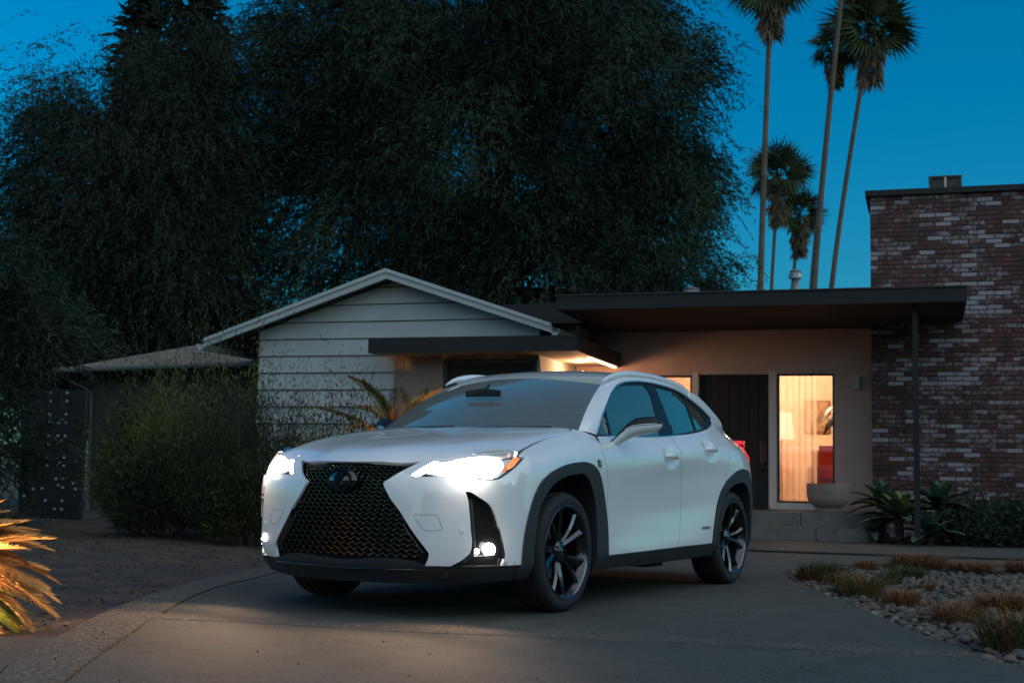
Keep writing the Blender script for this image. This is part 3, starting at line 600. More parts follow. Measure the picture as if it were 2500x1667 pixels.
    m = MB(); m.prism([(-2.62, .56), (-2.98, .50), (-3.03, .2), (-3.03, -.2), (-2.98, -.50), (-2.62, -.56)], lambda x, y: (x, y, 1.405-(-2.62-x)*.10-abs(y)*.08), lambda x, y: (x, y, 1.445-(-2.62-x)*.12-abs(y)*.09)); m.build('spoiler', W_PAINT, hg, sharp=30)
    m = MB(); m.tube([(-3.40, y, 1.02-.02*abs(y)) for y in np.linspace(-.66, .66, 15)], .014, 8); m.build('light_bar', W_RED, hg, True)
    rbp = [SX([(-3.115, .30), (-3.105, .52), (-3.092, .595)]), SX([(-3.092, .595), (-3.17, .695), (-3.22, .795), (-3.245, .875)]), [(float(s_of_x(-3.245)), .875), (S_E, .795)], [(S_E, .795), (S_E, .30)], [(S_E, .30), (float(s_of_x(-3.115)), .30)]]
    part('rear_bumper', both(patch_data(rbp, fw(0), .05, .02, out=outw)), W_PAINT, car)
    part('rear_skirt', both(patch_data([[(float(s_of_x(-3.10)), .36), (S_E, .40)], [(S_E, .40), (S_E, .205)], [(S_E, .205), (float(s_of_x(-3.09)), .21)], [(float(s_of_x(-3.09)), .21), (float(s_of_x(-3.10)), .36)]], fw(.01), .06, .03, out=outw)), W_PLAST, car)
    m = MB(); m.box((-3.575, -.26, .66), (-3.55, .26, .78)); m.build('license_plate', mat('plate_white', (.7, .7, .68), .5), car)
    # ---- underbody and wheel houses
    m = MB(); m.box((-3.35, -.52, .20), (.78, .52, .33)); m.box((-2.20, -.80, .205), (-.52, .80, .315)); m.box((-1.80, .45, .165), (-1.55, .70, .21)); m.box((-3.4, -.6, .33), (-3.05, .6, .55)); m.box((.50, -.60, .22), (.80, .60, .60)); m.box((-.20, -.56, .33), (.50, .56, .80)); m.build('underbody', W_DARK, car)
    for sg in (1, -1):
        for crv in (A_IN, R_IN):
            q = curve2(crv, .04); a = fw(-.004)(q); b = a.copy(); b[:, 1] = .52; n = len(a); a[:, 1] *= sg; b[:, 1] *= sg
            cc = b.mean(0); m = MB(); m.add(list(a)+list(b)+[cc], [(i, i+1, n+i+1, n+i) for i in range(n-1)]+[(n+i, n+i+1, 2*n) for i in range(n-1)]); m.build('wheel_house', W_DARK, car)
    # ---- cabin
    m = MB(); m.box((-2.9, -.70, .33), (-.30, .70, .42)); m.box((-.62, -.70, .42), (-.28, .70, .78)); m.build('cabin_floor', W_DARK, car)
    m = MB(); sec = [(-.26, .96), (-.30, 1.02), (-.46, 1.035), (-.66, 1.02), (-.74, .96), (-.72, .80), (-.60, .70), (-.26, .70)]
    m.prism(sec, lambda x, z_: (x, -.72, z_-.01), lambda x, z_: (x, .72, z_-.01)); m.build('dashboard', mat('dash_vinyl', (.03, .03, .031), .7, bump=.2, bscale=400), car, sharp=50)
    for yy in (.37, -.37):
        st = empty('front_seat', (-1.30, yy, .42)); st.parent = car; st.empty_display_size = .1
        m = MB(); m.box((-.24, -.25, 0), (.28, .25, .20)); m.build('cushion', W_SEAT, st)
        m = MB(); rk = [((-.20, 0, .16), .10), ((-.26, 0, .36), .11), ((-.31, 0, .56), .10), ((-.34, 0, .68), .07)]; m.tube([p for p, _ in rk], [.125, .13, .12, .10], 14, True, (2.0, .75)); m.build('backrest', W_SEAT, st, True)
        m = MB(); m.tube([(-.35, 0, .72), (-.36, 0, .80), (-.37, 0, .88)], [.075, .085, .07], 12, True, (1.65, .6)); m.build('headrest', W_SEAT, st, True)
    m = MB(); m.box((-3.02, -.70, .33), (-2.99, .70, 1.04)); m.box((-3.0, -.72, 1.0), (-2.74, .72, 1.02)); m.build('cargo_trim', W_DARK, car)
    for sg in (1, -1):
        mm = (lambda d: d) if sg == 1 else mirror
        part('quarter_trim', mm(patch_data(quart, fside(-.05), .08, 0, out=outw)), W_DARK, car)
    m = MB(); m.box((-2.62, -.62, .42), (-2.15, .62, .62)); m.box((-2.72, -.62, .60), (-2.52, .62, 1.06), (0, R(-14), 0)); m.build('rear_seat', W_SEAT, car)
    m = MB()
    for yy in (-.42, 0, .42): m.tube([(-2.70, yy, 1.04), (-2.72, yy, 1.17)], [.07, .06], 10, True, (1.6, .6))
    m.build('rear_headrest', W_SEAT, car, True)
    m = MB(); cw = np.array([-.83, .37, .93]); ax = np.array([.42, 0, -.9]); ax2 = np.array([.9, 0, .42])
    m.tube([cw+.185*(math.cos(a)*np.array([0, 1, 0])+math.sin(a)*ax2*np.array([.45, 0, 2.0])/1.0) for a in np.linspace(0, 2*math.pi, 33)], .014, 8, False); m.tube([cw, cw+[.18, 0, -.06]], .05, 10)
    m.tube([cw+[0, -.18, 0], cw+[.03, 0, -.01], cw+[0, .18, 0]], .016, 6); m.build('steering_wheel', W_DARK, car, True)
    # ---- wheels
    def wheel_meshes():
        R0, RI, hw = .338, .262, .112
        prof = [(RI-.012, -hw+.01), (RI+.004, -hw), (.300, -hw-.004), (.322, -hw+.006), (.333, -hw+.026), (R0, -.06), (R0, -.058), (R0-.009, -.056), (R0-.009, -.048), (R0, -.046), (R0, -.008), (R0-.009, -.006), (R0-.009, .006), (R0, .008), (R0, .046), (R0-.009, .048), (R0-.009, .056), (R0, .058), (R0, .06), (.333, hw-.026), (.322, hw-.006), (.300, hw+.004), (.285, hw+.001), (RI+.004, hw), (RI-.012, hw-.01)]
        t = MB().lathe(prof, 64, 'y')
        for k in range(60):   # shoulder tread blocks
            a = 2*math.pi*k/60
            for sg in (1, -1):
                M = Matrix.Rotation(-a, 3, 'Y'); V = [(-.011, sg*.072, .331), (.009, sg*.072, .331), (.006, sg*.098, .331), (-.008, sg*.098, .331), (-.011, sg*.072, R0+.0025), (.009, sg*.072, R0+.0025), (.006, sg*.097, R0-.006), (-.008, sg*.097, R0-.006)]
                t.add([M@Vector(v) for v in V], [(0, 3, 2, 1), (4, 5, 6, 7), (0, 1, 5, 4), (1, 2, 6, 5), (2, 3, 7, 6), (3, 0, 4, 7)])
        rim = MB().lathe([(RI-.014, -hw+.012), (RI-.03, -.07), (RI-.04, .04), (RI-.022, hw-.022), (RI-.012, hw-.010), (RI-.010, hw-.002), (RI+.001, hw+.003), (RI+.004, hw+.001)], 64, 'y')
        edge = MB().lathe([(RI-.011, hw-.004), (RI-.006, hw+.0015), (RI-.001, hw+.0035)], 64, 'y')
        sp = MB(); spk = []
        for k in range(5):
            for sd in (-1, 1):
                a0 = 2*math.pi*k/5+R(90)+sd*R(7.5); a1 = 2*math.pi*k/5+R(90)+sd*R(15.5)
                V = []; n = 7; V2 = []; s1, s2 = MB(), MB()
                for i in range(n):
                    t_ = i/(n-1); r = .045+(RI-.014-.045)*t_; a = a0+(a1-a0)*t_; w = .015-.003*math.sin(t_*math.pi)+.009*t_; y0 = .088-.030*(1-t_)**2+.012*t_
                    er = Vector((math.cos(a), 0, math.sin(a))); et = Vector((-math.sin(a), 0, math.cos(a))); c = er*r
                    V += [c-et*w*1.0+Vector((0, y0-.035, 0)), c-et*w+Vector((0, y0-.012, 0)), c+et*w*.25*sd+Vector((0, y0, 0)), c+et*w+Vector((0, y0-.012, 0)), c+et*w+Vector((0, y0-.035, 0))]
                    V2 += [c+et*w*.25*sd+Vector((0, y0+.0006, 0)), c+et*w*.93*sd+Vector((0, y0-.0100, 0))]
                s1.add(V, [(i*5+j, i*5+j+1, i*5+j+6, i*5+j+5) for i in range(n-1) for j in range(4)])
                s2.add(V2, [(i*2, i*2+1, i*2+3, i*2+2) for i in range(3, n-1)]); spk.append((s1, s2))
        sp.lathe([(.062, .02), (.062, .062), (.05, .072), (.034, .076), (.033, .066), (0.0, .066)], 28, 'y')
        for k in range(5):
            a = 2*math.pi*k/5+R(54); sp.tube([(.052*math.cos(a), .06, .052*math.sin(a)), (.052*math.cos(a), .074, .052*math.sin(a))], .009, 6)
        cap = MB().lathe([(.031, .066), (.031, .074), (.026, .078), (0.0, .079)], 24, 'y')
        disc = MB().lathe([(.06, .015), (.15, .015), (.15, -.01), (.06, -.01)], 40, 'y')
        cal = MB(); cal.prism([(.10*math.cos(a), .10*math.sin(a)) for a in np.linspace(R(-35), R(35), 9)]+[(.165*math.cos(a), .165*math.sin(a)) for a in np.linspace(R(35), R(-35), 9)], lambda x, z_: (x, -.03, z_), lambda x, z_: (x, .035, z_))
        return t, rim, edge, sp, spk, cap, disc, cal
    wm = wheel_meshes(); protos = None
    for (x, y) in ((0, .785), (-2.64, .785), (0, -.785), (-2.64, -.785)):
        wh = empty('wheel'); wh.parent = car; wh.location = (x, y, .338); wh.rotation_euler = (0, R(23 if x == 0 else 51), 0 if y > 0 else math.pi)
        if protos is None:
            protos = [wm[0].build('tyre', W_RUB, wh, sharp=40), wm[1].build('rim', W_RIM, wh, True), wm[2].build('rim_edge', W_RIMF, wh, True), wm[3].build('hub', W_RIM, wh, sharp=28), wm[5].build('centre_cap', W_BLACK, wh, True), wm[6].build('brake_disc', W_DISC, wh, sharp=30), wm[7].build('brake_caliper', W_PLAST, wh)]
            for s1, s2 in wm[4]: protos += [s1.build('spoke', W_RIM, wh, sharp=28), s2.build('spoke_face', W_RIMF, wh, True)]
        else:
            for p in protos:
                c = p.copy(); link(c, wh)
    # ---- added point lights imitating camera bloom on the panels round the lamps
    for sg in (1, -1):
        for (nm, p, e, r0) in (('headlight_bloom', (.80, .74*sg, .80), .45, .04), ('fog_bloom', (.735, .845*sg, .375), .06, .03)):
            L = bpy.data.lights.new(nm, 'POINT'); L.energy = e; L.color = (1, .90, .80); L.shadow_soft_size = r0; lo = bpy.data.objects.new(nm, L); link(lo, car); lo.location = p
    # ---- real beams of the lit lamps
    for sg in (1, -1):
        for (nm, p, e, ang, dn) in (('headlight_beam', (.93, .64*sg, .80), 19., 105, -.22), ('fog_beam', (.80, .80*sg, .40), 4., 130, -.22)):
            L = bpy.data.lights.new(nm, 'SPOT'); L.energy = e; L.spot_size = R(ang); L.spot_blend = .6; L.color = (1, .60, .36); L.shadow_soft_size = .05
            lo = bpy.data.objects.new(nm, L); link(lo, car); lo.location = p; lo.rotation_euler = Vector((1, 0, dn)).to_track_quat('-Z', 'Y').to_euler()
    return car
def dRefs(car, name):
    return [c for c in car.children if c.name.split('.')[0] == name][0]
def build_mirror(door, mm):
    ys = [.826, .848, .878, .908, .948, .993, 1.038, 1.068, 1.081]; xc = [-.715, -.742, -.782, -.818, -.850, -.875, -.900, -.917, -.923]; zc_ = [.972, .992, 1.030, 1.060, 1.083, 1.092, 1.096, 1.100, 1.102]
    rx = [.036, .046, .062, .078, .092, .095, .090, .064, .015]; rt_ = [.018, .022, .032, .046, .055, .055, .052, .038, .01]; rb_ = [.024, .032, .042, .050, .056, .055, .046, .030, .01]
    n = 24; rows = []
    for y, x0, z0, a_, t_, b_ in zip(ys, xc, zc_, rx, rt_, rb_):
        r = []
        for j in range(n+1):
            a = math.pi*j/n       # from rear top over the front to rear bottom
            r.append((x0+a_*math.sin(a)**.75, y, z0+(t_ if a < math.pi/2 else b_)*math.copysign(abs(math.cos(a))**.8, math.cos(a))))
        rows.append(r)
    V = [p for r in rows for p in r]; m_ = n+1
    Ft = [(i*m_+j, i*m_+j+1, (i+1)*m_+j+1, (i+1)*m_+j) for i in range(len(ys)-1) for j in range(0, 12)]
    Fb = [(i*m_+j, i*m_+j+1, (i+1)*m_+j+1, (i+1)*m_+j) for i in range(len(ys)-1) for j in range(12, n)]
    Fg = [(i*m_, (i+1)*m_, (i+1)*m_+n, i*m_+n) for i in range(len(ys)-1)]
    V = np.array(V)
    mir = mesh_np('door_mirror', *mm((V, [f[::-1] for f in Fb])), W_PAINT, door)
    mesh_np('mirror_cap', *mm((V, [f[::-1] for f in Ft])), W_MCAP, mir)
    mesh_np('mirror_glass', *mm((V+[.006, 0, 0], Fg)), W_CHROME, mir)
    m = MB(); c = [(x0+a_+.0015, y, z0+.002) for y, x0, z0, a_ in zip(ys, xc, zc_, rx)][3:-1]; m.tube(c, .004, 6); mesh_np('mirror_indicator', *mm((np.array(m.V), m.F)), W_CHROME, mir)
    return mir
CAR = build_car()
# ================================================================== GROUND
TH = .30
H0 = (4.64, 17.05, 0.)
EX, EN = np.array([math.cos(TH), -math.sin(TH), 0]), np.array([-math.sin(TH), -math.cos(TH), 0])
def hw(u, w, z=0.): return np.array(H0)+EX*u+EN*w+np.array([0, 0, z])
def concrete(name, base, speck, dark, rough=.85, agg=0.):
    m = bpy.data.materials.new(name); m.use_nodes = True; MATS[name] = m; nt = m.node_tree; N = nt.nodes; L = nt.links; b = N['Principled BSDF']; b.inputs['Roughness'].default_value = rough
    b.inputs['Specular IOR Level'].default_value = .35
    g = N.new('ShaderNodeNewGeometry')
    def noise(s, d, r=.6):
        n = N.new('ShaderNodeTexNoise'); n.inputs['Scale'].default_value = s; n.inputs['Detail'].default_value = d; n.inputs['Roughness'].default_value = r; L.new(g.outputs['Position'], n.inputs['Vector']); return n
    def mix(f, a, c, blend='MIX'):
        x = N.new('ShaderNodeMix'); x.data_type = 'RGBA'; x.blend_type = blend
        for s, v in ((0, f), (6, a), (7, c)):
            if isinstance(v, tuple): x.inputs[s].default_value = (*v, 1)
            elif isinstance(v, (int, float)): x.inputs[s].default_value = v
            else: L.new(v, x.inputs[s])
        return x.outputs[2]
    def ramp(v, a, c):
        r = N.new('ShaderNodeMapRange'); r.inputs[1].default_value = a; r.inputs[2].default_value = c; L.new(v, r.inputs[0]); return r.outputs[0]
    big, mid, fine = noise(.7, 5), noise(5., 6, .7), noise(42. if agg else 75., 3, .75)
    c = mix(ramp(big.outputs[0], .35, .65), tuple(x*.78 for x in base), base)
    c = mix(ramp(mid.outputs[0], .48, .70), c, tuple(x*.62 for x in base))
    c = mix(ramp(fine.outputs[0], .53, .60), c, speck); f3 = noise(28., 3, .7); c = mix(ramp(f3.outputs[0], .60, .66), c, tuple(x*.6 for x in base))
    f2 = noise(45., 2, .5); c = mix(ramp(f2.outputs[0], .64, .72), c, dark)
    st = noise(2.2, 8, .75); c = mix(ramp(st.outputs[0], .54, .74), c, tuple(x*.42 for x in base)); st2 = noise(.9, 9, .8); c = mix(ramp(st2.outputs[0], .55, .66), c, tuple(x*.62 for x in base))
    L.new(c, b.inputs['Base Color'])
    bp = N.new('ShaderNodeBump'); bp.inputs['Strength'].default_value = .5+agg*.5; bp.inputs['Distance'].default_value = .006+agg*.01; L.new(fine.outputs[0], bp.inputs['Height'])
    bp2 = N.new('ShaderNodeBump'); bp2.inputs['Strength'].default_value = .3; bp2.inputs['Distance'].default_value = .02; L.new(mid.outputs[0], bp2.inputs['Height']); L.new(bp.outputs[0], bp2.inputs['Normal']); L.new(bp2.outputs[0], b.inputs['Normal'])
    return m
M_CONC = concrete('driveway_concrete', (.067, .069, .058), (.108, .107, .090), (.026, .024, .021))
M_AGG = concrete('exposed_aggregate', (.088, .082, .068), (.20, .18, .15), (.016, .015, .013), .9, 1.)
M_STEP = concrete('step_concrete', (.17, .155, .135), (.20, .18, .16), (.11, .10, .09))
M_DIRT = mat('dry_soil', (.090, .062, .042), .95, col2=(.042, .030, .021), vscale=3., bump=.9, bscale=60, detail=12)
M_SOIL = mat('dark_soil', (.03, .024, .019), .95, col2=(.016, .013, .010), vscale=6, bump=.9, bscale=50)
def sheet(name, poly, z, m, kind='structure', parent=None, thick=0.):
    """flat sheet from an outline, grid-filled"""
    d = patch_data([list(map(tuple, s)) for s in poly], lambda p: np.stack([p[:, 0], p[:, 1], np.full(len(p), z)], -1), .8, thick, out=lambda V: np.tile([0, 0, 1.], (len(V), 1)), hb=.25)
    o = mesh_np(name, d[0], d[1], m, parent, False)
    if kind and parent is None: o['kind'] = kind
    return o
o = mesh_np('ground', [(-900, -60, -.075), (900, -60, -.075), (900, 1400, -.075), (-900, 1400, -.075)], [(0, 1, 2, 3)], M_DIRT, None, False); o['kind'] = 'structure'
# left garden: gently uneven dry earth up to the drive edge
EDGE = [(-1.70, 3.6), (-1.83, 4.9), (-1.93, 5.3), (-2.03, 6.1), (-2.16, 7.44), (-2.165, 9.03), (-1.99, 10.74), (-1.55, 12.3), (-.85, 13.7), (.15, 14.9), (1.2, 15.9), (1.9, 16.6)]
EDGE_IN = [(-1.45, 3.6), (-1.585, 4.93), (-1.66, 5.5), (-1.785, 6.66), (-1.895, 8.0), (-1.905, 9.0), (-1.80, 9.87), (-1.73, 10.7), (-1.33, 12.2), (-.66, 13.55), (.31, 14.72), (1.34, 15.72), (2.0, 16.4)]
gx, gy = np.meshgrid(np.linspace(-14, 3, 120), np.linspace(3, 24, 150)); 
def fbm(x, y, s=1., seed=0):
    r = np.random.default_rng(seed); o = 0
    for k in range(5):
        a = r.uniform(0, 6.28, 3); f = s*1.9**k; o = o+np.sin(x*f*math.cos(a[0])+y*f*math.sin(a[0])+a[1])*np.sin(x*f*math.sin(a[0])*.8-y*f*math.cos(a[0])*.9+a[2])/1.7**k
    return o
edge_c = curve2(EDGE, .2)
def soil_h(x, y):
    d = np.min(np.hypot(x[..., None]-edge_c[:, 0], y[..., None]-edge_c[:, 1]), -1); return -.045+.02*fbm(x, y, 1.1, 3)*np.clip(d/.6, 0, 1)+.10*np.clip((d-.3)/5, 0, 1)
gz = soil_h(gx, gy); ins = inside(np.stack([gx.ravel(), gy.ravel()], -1), np.array(list(edge_c)+[(30, 17), (30, 3)])).reshape(gx.shape)
gz = np.where(ins, -.07, gz); ny, nx = gx.shape
Fq = np.array([(i*nx+j, i*nx+j+1, (i+1)*nx+j+1, (i+1)*nx+j) for i in range(ny-1) for j in range(nx-1)])
o = mesh_np('garden_earth', np.stack([gx.ravel(), gy.ravel(), gz.ravel()], -1), Fq, M_DIRT); o['kind'] = 'structure'
BEDF = [(2.17, 3.4), (2.166, 5.7), (2.12, 6.5), (2.115, 7.2), (2.145, 8.26), (2.17, 9.5), (2.185, 10.5), (2.22, 10.95)]
BEDB = [(2.22, 10.95), (2.30, 11.35), (2.6, 12.0), (3.06, 12.48), (3.6, 12.72), (4.1, 12.85), (6.5, 12.75), (9.0, 12.4)]
BL = [(-1.875, 7.05), (-1.2, 6.90), (-.56, 6.66), (.0, 6.56), (.485, 6.45), (1.1, 6.30), (1.63, 6.15), (2.12, 6.05)]
BH = [(x, y+.24+.02*math.sin(x*3)) for x, y in BL]
drv = empty('driveway', (0, 0, 0), kind='structure')
iA = [p for p in EDGE_IN if p[1] > 7.4]; iB = [p for p in EDGE_IN if p[1] < 6.9]
wallL = [(1.9, 17.9), (2.0, 16.4)]
sheet('slab', [[(-1.835, 7.30)]+iA, [(2.0, 16.4), tuple(hw(-6.9, 1.0)[:2]), ], [tuple(hw(-6.9, 1.0)[:2]), tuple(hw(-6.9, -.05)[:2])], [tuple(hw(-6.9, -.05)[:2]), tuple(hw(-1.9, -.0)[:2]), tuple(hw(-.0, .02)[:2])], [tuple(hw(.0, .02)[:2]), tuple(hw(2., .1)[:2]), tuple(hw(8., .2)[:2])], [tuple(hw(8., .2)[:2]), (14, 12.0), (9.0, 12.4)], BEDB[::-1], BEDF[::-1][:5]+[(2.12, 6.32)], [(2.12, 6.30)]+BH[::-1][1:]], 0., M_CONC, parent=drv, thick=.10)
sheet('slab', [[(-1.45, 3.6)]+iB[1:]+[(-1.845, 7.03)], BL, [(2.12, 6.04), (2.166, 5.7), (2.17, 3.4)], [(2.17, 3.4), (-1.45, 3.6)]], 0., M_CONC, parent=drv, thick=.10)
sheet('aggregate_band', [BL, [(2.12, 6.06), (2.12, 6.29)], BH[::-1], [BH[0], BL[0]]], .002, M_AGG, parent=drv, thick=.10)
def off(c, d):
    c = np.array(c); t = np.gradient(c, axis=0); t /= np.linalg.norm(t, axis=1)[:, None]; return [tuple(p) for p in c+np.stack([-t[:, 1], t[:, 0]], -1)*d]
sheet('border', [EDGE, [EDGE[-1], off(EDGE_IN, .014)[-1]], off(EDGE_IN, .014)[::-1], [off(EDGE_IN, .014)[0], EDGE[0]]], .004, M_AGG, parent=drv, thick=.10)
sheet('side_slab', [[(-7, 5.0), (-7, 6.2), (-2.045, 6.22)], off([p for p in EDGE if p[1] < 6.2], .012)[::-1], [(-1.8, 3.6), (-7, 3.6)]], -.004, M_CONC, parent=drv, thick=.10)
# ---- pebble bed
bed = sheet('pebble_bed', [BEDF, BEDB, [(9.0, 12.4), (9.5, 3.4)], [(9.5, 3.4), (2.17, 3.4)]], -.05, M_SOIL)
M_PEB = bpy.data.materials.new('river_pebble'); M_PEB.use_nodes = True; nt = M_PEB.node_tree; b = nt.nodes['Principled BSDF']; b.inputs['Roughness'].default_value = .62
at = nt.nodes.new('ShaderNodeAttribute'); at.attribute_name = 'tone'; rp = nt.nodes.new('ShaderNodeValToRGB'); rp.color_ramp.interpolation = 'LINEAR'
for i, (p, c) in enumerate([(0, (.028, .025, .020)), (.3, (.072, .064, .051)), (.55, (.115, .093, .068)), (.75, (.145, .095, .060)), (.9, (.08, .072, .057)), (1, (.21, .17, .12))]):
    e = rp.color_ramp.elements[i] if i < 2 else rp.color_ramp.elements.new(p); e.position = p; e.color = (*c, 1)
for e, (p, c) in zip(rp.color_ramp.elements, [(0, (.028, .025, .020)), (.3, (.072, .064, .051)), (.55, (.115, .093, .068)), (.75, (.145, .095, .060)), (.9, (.08, .072, .057)), (1, (.21, .17, .12))]): e.position = p; e.color = (*c, 1)
nt.links.new(at.outputs['Fac'], rp.inputs[0]); nt.links.new(rp.outputs[0], b.inputs['Base Color'])
import bmesh
def ico(sub=1):
    bm = bmesh.new(); bmesh.ops.create_icosphere(bm, subdivisions=sub, radius=1.); V = np.array([v.co[:] for v in bm.verts]); F = np.array([[v.index for v in f.verts] for f in bm.faces]); bm.free(); return V, F
IV, IF = ico(2)
def tone_attr(me, vals):
    a = me.attributes.new('tone', 'FLOAT', 'FACE'); a.data.foreach_set('value', np.asarray(vals, np.float32))
pebs = []
bl = loop2([BEDF, BEDB, [(9.0, 12.4), (9.5, 3.4)], [(9.5, 3.4), (2.17, 3.4)]], .1)
rg = np.random.default_rng(11); cand = []
step = .056
ys, xs = np.meshgrid(np.arange(5.0, 13, step), np.arange(2.1, 6.2, step)); c2 = np.stack([xs.ravel(), ys.ravel()], -1)+rg.uniform(-.025, .025, (xs.size, 2))
c2 = c2[inside(c2, bl)]; lim = c2[:, 1]*.405+.35; c2 = c2[c2[:, 0] < lim]
order = np.argsort(c2[:, 1]+.0*c2[:, 0])
sz = (.013+.034*rg.beta(1.6, 2.6, (len(c2), 1)))*np.stack([rg.uniform(.8, 1.25, len(c2)), rg.uniform(.7, 1.1, len(c2)), rg.uniform(.42, .7, len(c2))], -1)
rot = rg.uniform(0, 6.28, len(c2)); tilt = rg.uniform(-.35, .35, (len(c2), 2)); zz = -.05+sz[:, 2]*.62+rg.uniform(0, .022, len(c2)); ton = rg.uniform(0, 1, len(c2))
variants = []
for k in range(14):
    V = IV*(1+.10*np.sin(IV@rg.normal(size=(3, 1))*2.2+rg.uniform(0, 6)))*(1+.06*np.sin(IV@rg.normal(size=(3, 1))*4+1)); me = bpy.data.meshes.new('pebble'); me.from_pydata(V.tolist(), [], IF.tolist()); me.update(); me.polygons.foreach_set('use_smooth', np.full(len(IF), True)); tone_attr(me, np.full(len(IF), (k+.5)/14)); me.materials.append(M_PEB); variants.append((me, V))
vis = c2[order]; n300 = [i for i in order if c2[i, 0] < c2[i, 1]*.381+.02][:300]; s300 = set(n300)
for i in n300:
    o = bpy.data.objects.new('pebble', variants[int(ton[i]*14)][0]); link(o, bed); o.location = (*c2[i], zz[i]); o.scale = sz[i]; o.rotation_euler = (tilt[i, 0], tilt[i, 1], rot[i])
VV, FF, TT = [], [], []; nb = 0; IV1, IF1 = ico(1)
for i in range(len(c2)):
    if i in s300: continue
    M = np.array(Euler((tilt[i, 0], tilt[i, 1], rot[i])).to_matrix()); V = (IV1*(1+.1*np.sin(IV1@rg.normal(size=(3, 1))*2))*sz[i])@M.T+np.array([*c2[i], zz[i]]); VV.append(V); FF.append(IF1+nb); TT.append(np.full(len(IF1), ton[i])); nb += len(V)
o = mesh_np('pebbles', np.concatenate(VV), np.concatenate(FF), M_PEB, bed); tone_attr(o.data, np.concatenate(TT)); o['kind'] = 'stuff'
# ---- grass tufts
def leafmat(name, c1, c2, vs=3., rough=.6, transl=.0):
    if name in MATS: return MATS[name]
    m = mat(name, c1, max(rough, .75), col2=c2, vscale=vs, spec=.12); return m
M_TAN = leafmat('dry_grass', (.26, .125, .05), (.14, .07, .03), 25)
M_GRN = leafmat('green_grass', (.10, .12, .045), (.055, .075, .03), 25)
def blades(n, rad, h, spread, rg, w=.004, bend=.5):
    a = rg.uniform(0, 6.283, n); r0 = rad*np.sqrt(rg.uniform(0, 1, n))*.55; hh = h*rg.uniform(.55, 1.1, n); lean = spread*rg.uniform(.25, 1.1, n)
    base = np.stack([r0*np.cos(a), r0*np.sin(a), np.zeros(n)], -1); a2 = a+rg.normal(0, .5, n); d = np.stack([np.cos(a2), np.sin(a2), np.zeros(n)], -1); s = np.stack([-np.sin(a2), np.cos(a2), np.zeros(n)], -1)*w
    mid = base+d*(lean*.35)[:, None]+np.array([0, 0, 1])*(hh*.62)[:, None]; tip = base+d*lean[:, None]+np.array([0, 0, 1])*(hh*(1-bend*lean/np.maximum(h, .01)*.5))[:, None]
    V = np.stack([base-s, base+s, mid+s*.8, tip, mid-s*.8], 1).reshape(-1, 3); k = np.arange(n)*5
    return V, [(i, i+1, i+2, i+4) for i in k]+[(i+4, i+2, i+3) for i in k]
tufts = [((2.50, 10.85), .24, .34, 'G', 'large green grass tuft at the pebble bed tip'), ((2.38, 10.78), .16, .20, 'T', 'low tan grass tuft at the very tip of the pebble bed'), ((2.55, 10.36), .17, .24, 'M', 'brown and green tuft just in front of the green tuft at the bed tip'), ((2.31, 9.66), .07, .15, 'G', 'tiny green sprig on the drive edge of the pebble bed'), ((3.22, 12.25), .13, .22, 'T', 'small upright tan tuft standing alone at the back kerb of the pebbles'),
         ((2.47, 9.45), .22, .30, 'M', 'round olive tuft close to the drive edge of the pebbles'), ((2.97, 10.56), .14, .24, 'G', 'dark green tuft in the middle of the pebble bed'), ((2.55, 8.83), .17, .23, 'T', 'rusty orange tuft between the olive tuft and the big front tufts'), ((3.38, 11.5), .22, .22, 'G', 'flat green tuft in front of the widest tan tuft'), ((3.76, 12.45), .36, .32, 'T', 'widest tan tuft on the back edge of the pebble bed'), ((3.10, 10.1), .11, .16, 'T', 'smallest brown tuft lying among the middle pebbles'),
         ((4.08, 12.0), .27, .26, 'T', 'tan tuft at the back of the bed, second from the frame edge'), ((2.57, 7.78), .22, .26, 'T', 'dense tan tuft alone on the near pebbles'), ((3.14, 8.64), .26, .25, 'T', 'spreading straw tuft beside the picture edge, middle distance'), ((2.45, 6.55), .27, .38, 'M', 'tallest bushy tuft at the near corner of the pebbles'), ((4.6, 12.1), .25, .27, 'T', 'tan tuft at the far back corner cut by the picture edge')]
for (x, y), rad, h, kd, lab in tufts:
    h = h*.70; n = int(420*(rad/.2)**1.3); V, F = blades(n, rad, h, rad*1.05, rg, .0028)
    o = mesh_np('grass_tuft', V, F, M_TAN, None, False, (x, y, -.055)); tag(o, lab, 'grass tuft', 'grass tufts in the pebble bed')
    if kd != 'T':
        o.data.materials.append(M_GRN); mi = rg.random(n) < (.92 if kd == 'G' else .5); mi = np.concatenate([mi, mi]); o.data.polygons.foreach_set('material_index', mi.astype(np.int32))
# ---- cable on the path
m = MB(); cb = curve3([(1.2, 14.9, .012), (2.6, 14.5, .012), (3.6, 14.12, .012), (5.19, 13.66, .012), (7.2, 13.2, .012)], 40); m.tube(list(cb), .013, 8); o = m.build('garden_hose', mat('black_hose', (.012, .012, .013), .5), None, True); tag(o, 'thin black hose lying across the concrete path before the steps', 'hose')

